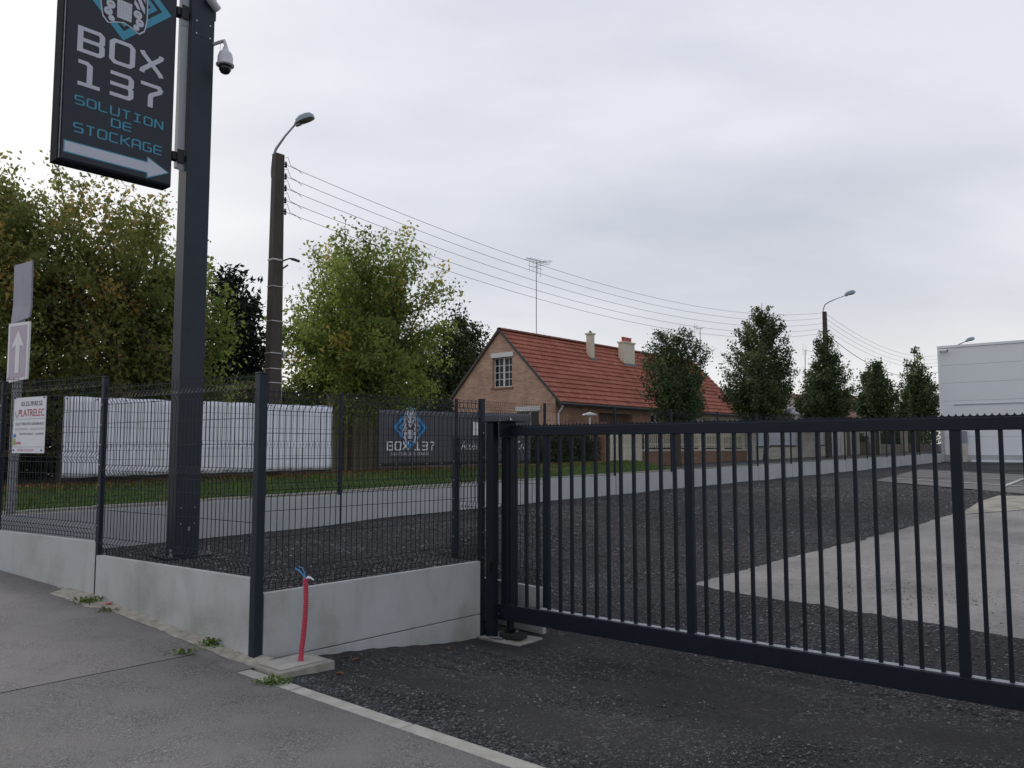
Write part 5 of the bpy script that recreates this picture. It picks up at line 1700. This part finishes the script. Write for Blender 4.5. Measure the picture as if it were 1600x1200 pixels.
plain_house(1196, 1262, 9.5, 2.6, 3.6, "cream bungalow behind the pale panel wall and street trees", "wall_cream", "lead", ((.15, .3, 1.0, 2.0), (.6, .75, 1.0, 2.0)), 5)
plain_house(1300, 1350, 10.5, 2.7, 4.4, "cream house with brownish red roof half hidden by street trees", "wall_cream", "ridge_tile", ((.2, .35, 1.0, 2.2), (.6, .75, 1.0, 2.2)))
plain_house(1352, 1392, 12, 3.1, 5.2, "pale house farthest down the street behind the last trees", "wall_cream", "ridge_tile", ((.3, .45, 1.0, 2.2),))
antY = TD(on_d(1262, 12), 12)[1]
antenna(1258, 610, 547, antY, "thin antenna beside the third street tree", [(.6, 0, 2.2, 'u'), (-.4, 0, .9, 'z'), (.2, 0, .7, 'z')], .03)

# wall and gate between the banners, behind the big tree
wa0, wa1 = on_d(516, 7.4), on_d(600, 7.4)
gwz = h_bank(0, 9) - .02
pw = thing("panel_wall", TD(wa0, 7.4, gwz), "olive concrete panel wall seen between the white and dark banners", "wall")
npn = 7; wpn = (wa1 - wa0) / npn
for k in range(npn):
    MB().ob(TD(wa0 + wpn * k, 7.4, gwz - .2), U3 * (wpn - .06), V3 * .07, (0, 0, 2.15)).build("panel", "wall_olive" if k not in (1, 2) else "wood_brown", pw)
    MB().ob(TD(wa0 + wpn * k - .08, 7.36, gwz - .2), U3 * .09, V3 * .14, (0, 0, 2.22)).build("post", "wall_olive", pw)

# ================================================================== WAREHOUSE
wt = 30.6
wz = lotA(wt)
wf = Face(TD(wt, .12), -V3, -U3)                          # yard face, s runs to the right, towards the camera
WH = wf.at(1468, 544)[1]
wh = thing("warehouse", TD(wt, -.15, wz), "white metal clad warehouse closing the right end of the yard", "warehouse")
nP = 6; ph_ = (WH - wz - .35) / nP
pan_me = MB().ob((0, 0, 0), (26, 0, 0), (0, .12, 0), (0, 0, ph_ - .010)).mesh("cladding_panel"); pan_me.materials.append(MAT["clad"])
core = MB(); core.ob(wf.w(.02, wz - .2, -.06), -V3 * 25.9, U3 * 22, (0, 0, WH - wz + .1)); core.build("core", "clad_joint", wh)
for k in range(nP):
    o_ = put("cladding_panel", pan_me, wh, wf.w(0, wz + .35 + ph_ * k, .0), math.atan2(-V_[1], -V_[0]))
MB().ob(wf.w(-.02, wz - .1, .012), -V3 * 26, U3 * .1, (0, 0, .44)).build("skirting", "concrete_far", wh)
MB().ob(wf.w(-.05, WH - .02, .05), -V3 * 26.1, U3 * 22.2, (0, 0, .12)).build("roof_flashing", "clad", wh)
MB().ob(wf.w(-.04, wz, .03), -V3 * .12, U3 * .15, (0, 0, WH - wz)).build("corner_trim", "clad", wh)
a_, z_ = wf.at(1490, 633)
MB().ob(wf.w(a_, z_, .04), -V3 * 8, U3 * .03, (0, 0, .05)).build("cable_tray", "clad_joint", wh)
cq = wf.at(1473, 549)
bc = thing("bullet_camera", wf.w(*cq, .0), "small white bullet camera at the top corner of the warehouse", "camera")
p_ = wf.w(cq[0], cq[1], .0)
MB().tube([p_ + U3 * .05, p_ - U3 * .3], .04, 8).build("bracket", "cam_white", bc)
MB().tube([p_ - U3 * .3 + V3 * .05, p_ - U3 * .36 - V3 * .28 - Z3 * .03], .085, 12).build("housing", "cam_white", bc)
MB().tube([p_ - U3 * .36 - V3 * .28 - Z3 * .03, p_ - U3 * .365 - V3 * .3 - Z3 * .032], .06, 12).build("lens", "black_gloss", bc)
ea, ez2 = wf.at(1498, 709)[0], wf.at(1498, 691)[1]
ebx = thing("meter_cabinet", wf.w(ea, wz, .3), "grey electricity cabinet standing against the white warehouse", "cabinet")
MB().ob(wf.w(ea, wz - .05, .45), -V3 * .42, U3 * .42, (0, 0, 1.0)).build("base", "wall_cream", ebx)
MB().ob(wf.w(ea - .02, wz + .95, .47), -V3 * .46, U3 * .44, (0, 0, .62)).build("box", "road_sign_grey", ebx, bevel=.03)
sh = MB(); sh.ob(wf.w(ea + .6, wz - .03, .3), -V3 * 3.2, U3 * .25, (0, 0, .13)); tag(sh.build("plastic_sheet", "panel_white", None, bevel=.04), "crumpled white sheet lying along the foot of the warehouse", "sheet")


# ================================================================== TREES
def leaf_cloud(name, P, nrm_bias, size, tint, matn, parent, seed, asp=.6):
    g = np.random.default_rng(seed); n = len(P)
    a = g.normal(0, 1, (n, 3)) + [0, 0, -.35]; a /= np.linalg.norm(a, axis=1)[:, None]
    r_ = g.normal(0, 1, (n, 3)) + [0, 0, nrm_bias]
    b = np.cross(a, r_); b /= np.linalg.norm(b, axis=1)[:, None] + 1e-9
    c_ = np.cross(a, b)
    s = (size * g.uniform(.42, 1.32, n))[:, None]
    off = np.array(wloc(parent)) if parent else 0
    P = P - off
    vs = np.stack([P, P + a * s * .5 + b * s * asp * .5 + c_ * s * .08, P + a * s, P + a * s * .5 - b * s * asp * .5 + c_ * s * .08], 1).reshape(-1, 3)
    return link(name, np_mesh(name, vs, np.arange(4 * n).reshape(-1, 4), tint), matn, parent)


def crown_points(g, n, c, rad, zr, shape, cl_n, cl_r, shell, origin, lump=1.0):
    """shoots that run from the limbs out to an uneven envelope, leaves set along them"""
    C = []; lob = g.uniform(0, 2 * np.pi, 5); am = g.uniform(.05, .15, 5) * lump
    while len(C) < cl_n:
        q = g.uniform(-1, 1, 3); z = (q[2] + 1) / 2
        th = math.atan2(q[1], q[0]); env = shape(z) * (1 + sum(am[i] * math.sin((i + 1) * th + lob[i] + z * 4) for i in range(5)))
        r_ = math.hypot(q[0], q[1])
        if r_ > env: continue
        if r_ < env * shell and g.random() < .6 and z < .85: continue
        C.append((c[0] + q[0] * rad, c[1] + q[1] * rad, zr[0] + z * (zr[1] - zr[0])))
    C = np.array(C)
    S = np.array([origin(q) for q in C])
    d_ = C - S; ln = np.linalg.norm(d_, axis=1)
    K = S + d_ * .55 + np.stack([g.normal(0, .06, cl_n) * ln, g.normal(0, .06, cl_n) * ln, .10 * ln], 1)
    per = g.integers(int(n / cl_n * .45), int(n / cl_n * 1.55) + 1, cl_n)
    ix = np.repeat(np.arange(cl_n), per)
    x = g.beta(2.4, 1.0, len(ix)) * .98 + .04; x1 = x[:, None]
    P = S[ix] * (1 - x1) ** 2 + 2 * x1 * (1 - x1) * K[ix] + C[ix] * x1 ** 2
    sg = (cl_r * g.uniform(.55, 1.3, cl_n))[ix] * (.45 + .55 * x)
    P = P + np.clip(g.normal(0, 1, P.shape), -1.7, 1.7) * sg[:, None] * [1, 1, .85] - np.array([0, 0, 1.0]) * (sg * .25)[:, None]
    return P, ix, C, S, K


def tree(name, px, Y, zg, rad, z0_, z1_, shape, n, clumps, cr, size, matn, label, seed, trunk_r, fork, tbias=0., tvar=.5, nb=60, shell=.45, group=None, cx_off=0., pollard=None, twig=.017, asp=.6, hot=.0, rise=.9, lump=1.0):
    g = np.random.default_rng(seed)
    b = PX(px, 700, Y); base = np.array([b[0], b[1], zg])
    r_ = thing(name, base, label, "tree", group)
    c = base + np.array([cx_off, 0, 0])
    fk = base + np.array([0, 0, fork - zg])
    kn = [base + np.array([x, y, z - zg]) for x, y, z in pollard] if pollard else None

    def origin(q):
        if kn:
            w_ = np.array([1.0 / (np.linalg.norm(q - k) + .2) for k in kn]) ** 2
            return kn[g.choice(len(kn), p=w_ / w_.sum())]
        hd = math.hypot(q[0] - base[0], q[1] - base[1])
        return np.array([base[0], base[1], min(max(fork - .6, q[2] - rise * hd - .25), z1_ - .4)])
    P, ix, C, S, K = crown_points(g, n, c, rad, (z0_, z1_), shape, clumps, cr, shell, origin, lump)
    tn = np.clip(g.beta(2, 2.2, len(C))[ix] * tvar + g.random(len(P)) * (1 - tvar) * .8 + tbias, 0, 1)
    if hot:
        hc_ = g.random(len(C)) < hot
        tn = np.where(hc_[ix], np.clip(tn + .35, 0, 1), tn)
    m_ = MB()
    mid = base + np.array([g.normal(0, .04), g.normal(0, .04), (fork - zg) * .5])
    m_.tube([base - Z3 * .25, base + Z3 * .15, mid, fk], [trunk_r * 1.5, trunk_r * 1.1, trunk_r * .92, trunk_r * .85], 9)
    if kn:
        for k in kn:
            m_.tube([fk - Z3 * .3, (fk + k) / 2 + np.array([(k - fk)[0] * .15, 0, -.05]), k - Z3 * .08, k + Z3 * .14], [trunk_r * .8, trunk_r * .62, trunk_r * .72, trunk_r * .35], 8)
    else:
        zt = z1_ - .35
        m_.tube([fk, fk + np.array([g.normal(0, .05), 0, (zt - fork) * .5]), np.array([base[0], base[1], zt])], [trunk_r * .85, trunk_r * .5, .012], 7)
    for i in g.choice(len(C), min(nb, len(C)), replace=False):
        q = twig * g.uniform(.7, 1.5)
        m_.tube([S[i], S[i] * .25 + .5 * K[i] + .25 * C[i], C[i]], [q * 1.5, q, q * .3], 4, False)
    m_.build("trunk", "bark", r_, smooth=True)
    leaf_cloud("crown", P, .8, size, tn, matn, r_, seed + 1, asp)
    return r_


oval = lambda z: max(.05, (1 - abs(2 * z - .9) ** 2.4)) ** .5
egg = lambda z: max(.04, math.sin(math.pi * min(1, (z * .92 + .1)) ** .8)) ** .75
def pear(z): return max(.05, min(1, .5 + z * 2.4) * (1 - max(0, z - .22) / .79) ** .8)
def cone(z): return max(.04, (1 - z) ** .8)


def spot(px, d):
    t = on_d(px, d); return t, TD(t, d)


hz_ = lambda t: h_bank(t, 9)
# big pollarded tree on the left
t_, w_ = spot(108, 7.6)
tree("maple_tree", 108, w_[1], hz_(t_), 2.55, 1.5, 7.9, oval, 30000, 300, .17, .115, "leaf_autumn", "big thinning tree with yellowing leaves and pollard knobs behind the white banner", 41, .2, 4.0, tvar=.65,
     pollard=[(0, 0, 4.75), (.95, .2, 4.55), (-.75, .3, 4.5), (.3, 1.0, 4.6)], shell=.3, hot=.14, tbias=.04, nb=170, lump=1.1)
t_, w_ = spot(232, 8.2)
tree("maple_tree", 236, w_[1], hz_(t_), 1.85, 1.5, 7.5, oval, 24000, 210, .19, .118, "leaf_maple", "green leafy tree directly behind the sign pylon", 43, .17, 3.2, tvar=.6, shell=.3, hot=.12)
t_, w_ = spot(-40, 8.0)
tree("maple_tree", -42, w_[1], hz_(t_), 2.2, 1.4, 7.7, oval, 24000, 210, .19, .118, "leaf_autumn", "leafy tree cut off by the left picture edge", 44, .18, 3.2, tvar=.6, shell=.3, hot=.15)
# rounded tree right of the lamp pole
t_, w_ = spot(570, 7.9)
tree("maple_tree", 568, w_[1], hz_(t_), 2.6, 1.85, 8.45, lambda z: max(.05, 1 - abs(z - .38) ** 1.9 * 2.25) ** .62, 52000, 360, .2, .122, "leaf_maple", "round crowned green tree between the lamp pole and the brick house", 45, .24, 3.4, tvar=.6, hot=.08, shell=.3, nb=140, lump=1.2, tbias=.08,
     pollard=[(0, 0, 4.3), (-.9, .2, 4.1), (.9, .3, 4.2)])
# conifer and dark trees behind
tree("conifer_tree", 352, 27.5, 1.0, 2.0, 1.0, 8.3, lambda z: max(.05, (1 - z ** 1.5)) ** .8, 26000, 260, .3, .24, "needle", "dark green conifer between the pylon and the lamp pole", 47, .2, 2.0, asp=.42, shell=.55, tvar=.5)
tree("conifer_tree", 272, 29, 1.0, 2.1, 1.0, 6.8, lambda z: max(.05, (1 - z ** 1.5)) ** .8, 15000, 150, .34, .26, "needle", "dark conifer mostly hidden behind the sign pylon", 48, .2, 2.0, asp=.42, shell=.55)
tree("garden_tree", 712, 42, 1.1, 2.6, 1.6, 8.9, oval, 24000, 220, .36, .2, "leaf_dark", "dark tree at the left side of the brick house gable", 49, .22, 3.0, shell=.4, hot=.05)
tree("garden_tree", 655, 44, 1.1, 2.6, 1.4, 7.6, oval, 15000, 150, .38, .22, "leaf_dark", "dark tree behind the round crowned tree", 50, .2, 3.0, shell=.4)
# street trees
for i, (px, hw, yt, yb, d, lab, sd) in enumerate(((1060, 51, 504, 652, 4.75, "nearest street tree, sparse and dark, before the tiled roof", 61), (1196, 57, 456, 656, 4.75, "tallest street tree, dense dark green, right of the tiled roof", 62),
                                                  (1294, 43, 505, 652, 4.75, "pointed street tree under the far utility pole", 63), (1371, 31, 553, 650, 4.75, "smallest street tree, fourth along the street", 64),
                                                  (1434, 34, 536, 655, 4.75, "last street tree beside the white warehouse", 65))):
    t_, w_ = spot(px, d); Y = w_[1]
    tree("pear_tree", px, Y, zf(t_), hw * Y / F * 1.1, float(PX(px, yb + 4, Y)[2]), float(PX(px, yt + 6, Y)[2]), (lambda z: max(.08, 1 - abs(z - .45) ** 2 * 2.2) ** .7, lambda z: max(.06, min(1, .7 + z * 1.2) * (1 - max(0, z - .3) ** 1.5 * 1.55)), pear, lambda z: max(.06, min(1, .6 + z * 1.5) * (1 - max(0, z - .35) ** 1.6 * 1.75)), lambda z: max(.06, min(1, .8 + z) * (1 - max(0, z - .2) ** 1.3 * 1.25)))[i], (28000, 44000, 30000, 18000, 20000)[i], (260, 340, 270, 170, 180)[i],
         .13 * Y / 36, .105 * (Y / 33), "leaf_pear", lab, sd, .11, zf(t_) + 2.0, shell=.35 if i else .2, tvar=.6, nb=40, twig=.012, rise=1.5, group="street trees", hot=.06)
for px, Y, rad, top_, lab, sd in ((1250, 66, 3.0, 5.6, "dark tree in the gap between second and third street trees", 71), (1335, 74, 4.2, 5.6, "dark tree behind the third and fourth street trees", 72), (1405, 82, 4.6, 6.0, "dark tree behind the fourth and last street trees", 73)):
    tree("garden_tree", px, Y, 1.3, rad, 1.4, top_, oval, 6000, 90, .5, .3, "leaf_pear", lab, sd, .2, 2.4, group="far trees")


# hedges and shrubs
def hedge(name, pxa, pxb, d, h, dep, n, size, matn, label, seed, z=None):
    g = np.random.default_rng(seed)
    a_, b_ = on_d(pxa, d), on_d(pxb, d); zz = z if z is not None else h_bank((a_ + b_) / 2, 9)
    r_ = thing(name, TD((a_ + b_) / 2, d, zz), label, "hedge" if "hedge" in name else "shrub")
    t = g.uniform(a_, b_, n); dd = d + dep * g.random(n); hh = h * (.88 + .1 * np.sin(t * 2.3 + seed) + .06 * np.sin(t * 7.1))
    z_ = zz + hh * g.random(n) ** .8
    P = np.concatenate([O[None] + t[:, None] * U[None] + dd[:, None] * V_[None], z_[:, None]], 1)
    m_ = MB(); K = max(3, int((b_ - a_) / .5))
    for k in range(K):
        c = TD(lerp(a_, b_, (k + .5) / K), d + dep / 2, zz - .1); m_.tube([c, c + Z3 * h * .8], [.03, .01], 5, False)
    m_.build("stems", "bark", r_)
    leaf_cloud("foliage", P, .6, size, np.clip(g.beta(2, 3, n) + .1 * np.sin(t * 5), 0, 1), matn, r_, seed + 5)
    return r_


hedge("hedge", 842, 942, 6.0, 1.22, 1.1, 14000, .10, "leaf_dark", "dark clipped hedge between the dark banner and the cream gates", 81, h_bank(3, 9))
hedge("hedge", 1000, 1172, 7.0, 1.35, .8, 9000, .10, "leaf_dark", "dark low hedge behind the cream picket fence", 89, h_street(14) + .1)
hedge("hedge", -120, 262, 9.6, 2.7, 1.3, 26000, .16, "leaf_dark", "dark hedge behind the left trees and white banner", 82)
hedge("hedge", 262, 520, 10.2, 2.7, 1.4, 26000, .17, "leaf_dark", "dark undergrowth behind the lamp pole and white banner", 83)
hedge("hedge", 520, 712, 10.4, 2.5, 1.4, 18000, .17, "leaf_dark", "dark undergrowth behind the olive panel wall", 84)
hedge("shrub", 340, 402, 8.6, 2.55, .9, 3200, .16, "leaf_willow", "pale wispy shrub left of the lamp pole", 85)
hedge("hedge", 1344, 1362, DF + .25, 1.35, .6, 1500, .12, "leaf_dark", "clipped hedge on the low mossy wall", 86, h_street(38) + .2)
hedge("shrub", 1382, 1412, DF + .3, 1.5, .9, 2400, .14, "leaf_dark", "dark shrubs over the grey rubble wall", 87, h_street(44) + .2)
hedge("shrub", 1420, 1462, DF + .3, 2.2, 1.2, 2800, .16, "leaf_pear", "loose green shrubs left of the warehouse", 88, h_street(52) + .2)


# weeds in the pavement joint
def weed(px, py, r_, h, n, label, seed, matn="blade"):
    g = np.random.default_rng(seed)
    p = GH(px, py, side_h)
    root = thing("weed", p, label, "weed", "weeds along the wall")
    P = p[None] + np.stack([g.normal(0, r_, n), g.normal(0, r_ * .6, n), np.abs(g.normal(0, h * .35, n)) + .012], 1)
    m_ = MB()
    for k in range(7):
        e_ = P[g.integers(0, n)]; m_.tube([p - Z3 * .01, (p + e_) / 2 + Z3 * .01, e_], .0018, 4, False)
    m_.build("stalks", "turf", root)
    leaf_cloud("leaves", P, .8, .036, g.random(n), matn, root, seed, .5)


weed(136, 942, .07, .05, 160, "low weed at the foot of the second fence post", 91)
weed(172, 936, .03, .09, 90, "small upright weed right of the second fence post", 92)
weed(208, 950, .03, .04, 60, "tiny weed halfway along the left wall", 93)
weed(330, 1011, .055, .07, 190, "leafy weed at the end of the pavement seam", 94)
weed(285, 1023, .06, .02, 60, "thin flat weed in the pavement seam", 95)
weed(428, 1068, .055, .03, 170, "bright flat weed beside the kerb near the corner post", 96)
weed(170, 955, .05, .02, 60, "dry flattened weed tuft beside the mortar", 97, "leaf_willow")
rp_ = GH(168, 948, side_h)
lt = MB(); lt.ob(rp_ + np.array([-.02, 0, .02]), (.045, .01, 0), (.0, .02, .004), (0, 0, .006)); tag(lt.build("litter", "red_litter", None, bevel=.002), "scrap of red plastic litter on the mortar strip", "litter")
# a few dry leaves on the entrance gravel
for i, (px, py, lab) in enumerate(((557, 1034, "curled dry leaf near the concrete block"), (530, 1056, "dry leaf on the gravel just right of the concrete block"), (700, 1016, "dry leaf below the right end of the wall"))):
    p = GH(px, py, h_drive); g = np.random.default_rng(200 + i)
    m_ = MB(); th = g.uniform(0, 6); ax = np.array([math.cos(th), math.sin(th), 0]); bx = np.array([-ax[1], ax[0], 0])
    pts = [p + ax * x * .04 + bx * y * .022 + Z3 * (.012 + z) for x, y, z in ((-1, 0, .0), (-.3, .8, .012), (.5, .7, .014), (1, 0, .004), (.4, -.8, .015), (-.4, -.7, .01))]
    m_.add(pts + [p + Z3 * .012], [(0, 1, 6), (1, 2, 6), (2, 3, 6), (3, 4, 6), (4, 5, 6), (5, 0, 6)])
    o_ = m_.build("fallen_leaf", "litter", None); a_ = o_.data.attributes.new("tint", 'FLOAT', 'FACE'); a_.data.foreach_set("value", [.5] * 6)
    tag(o_, lab, "leaf", "dry leaves on the entrance")
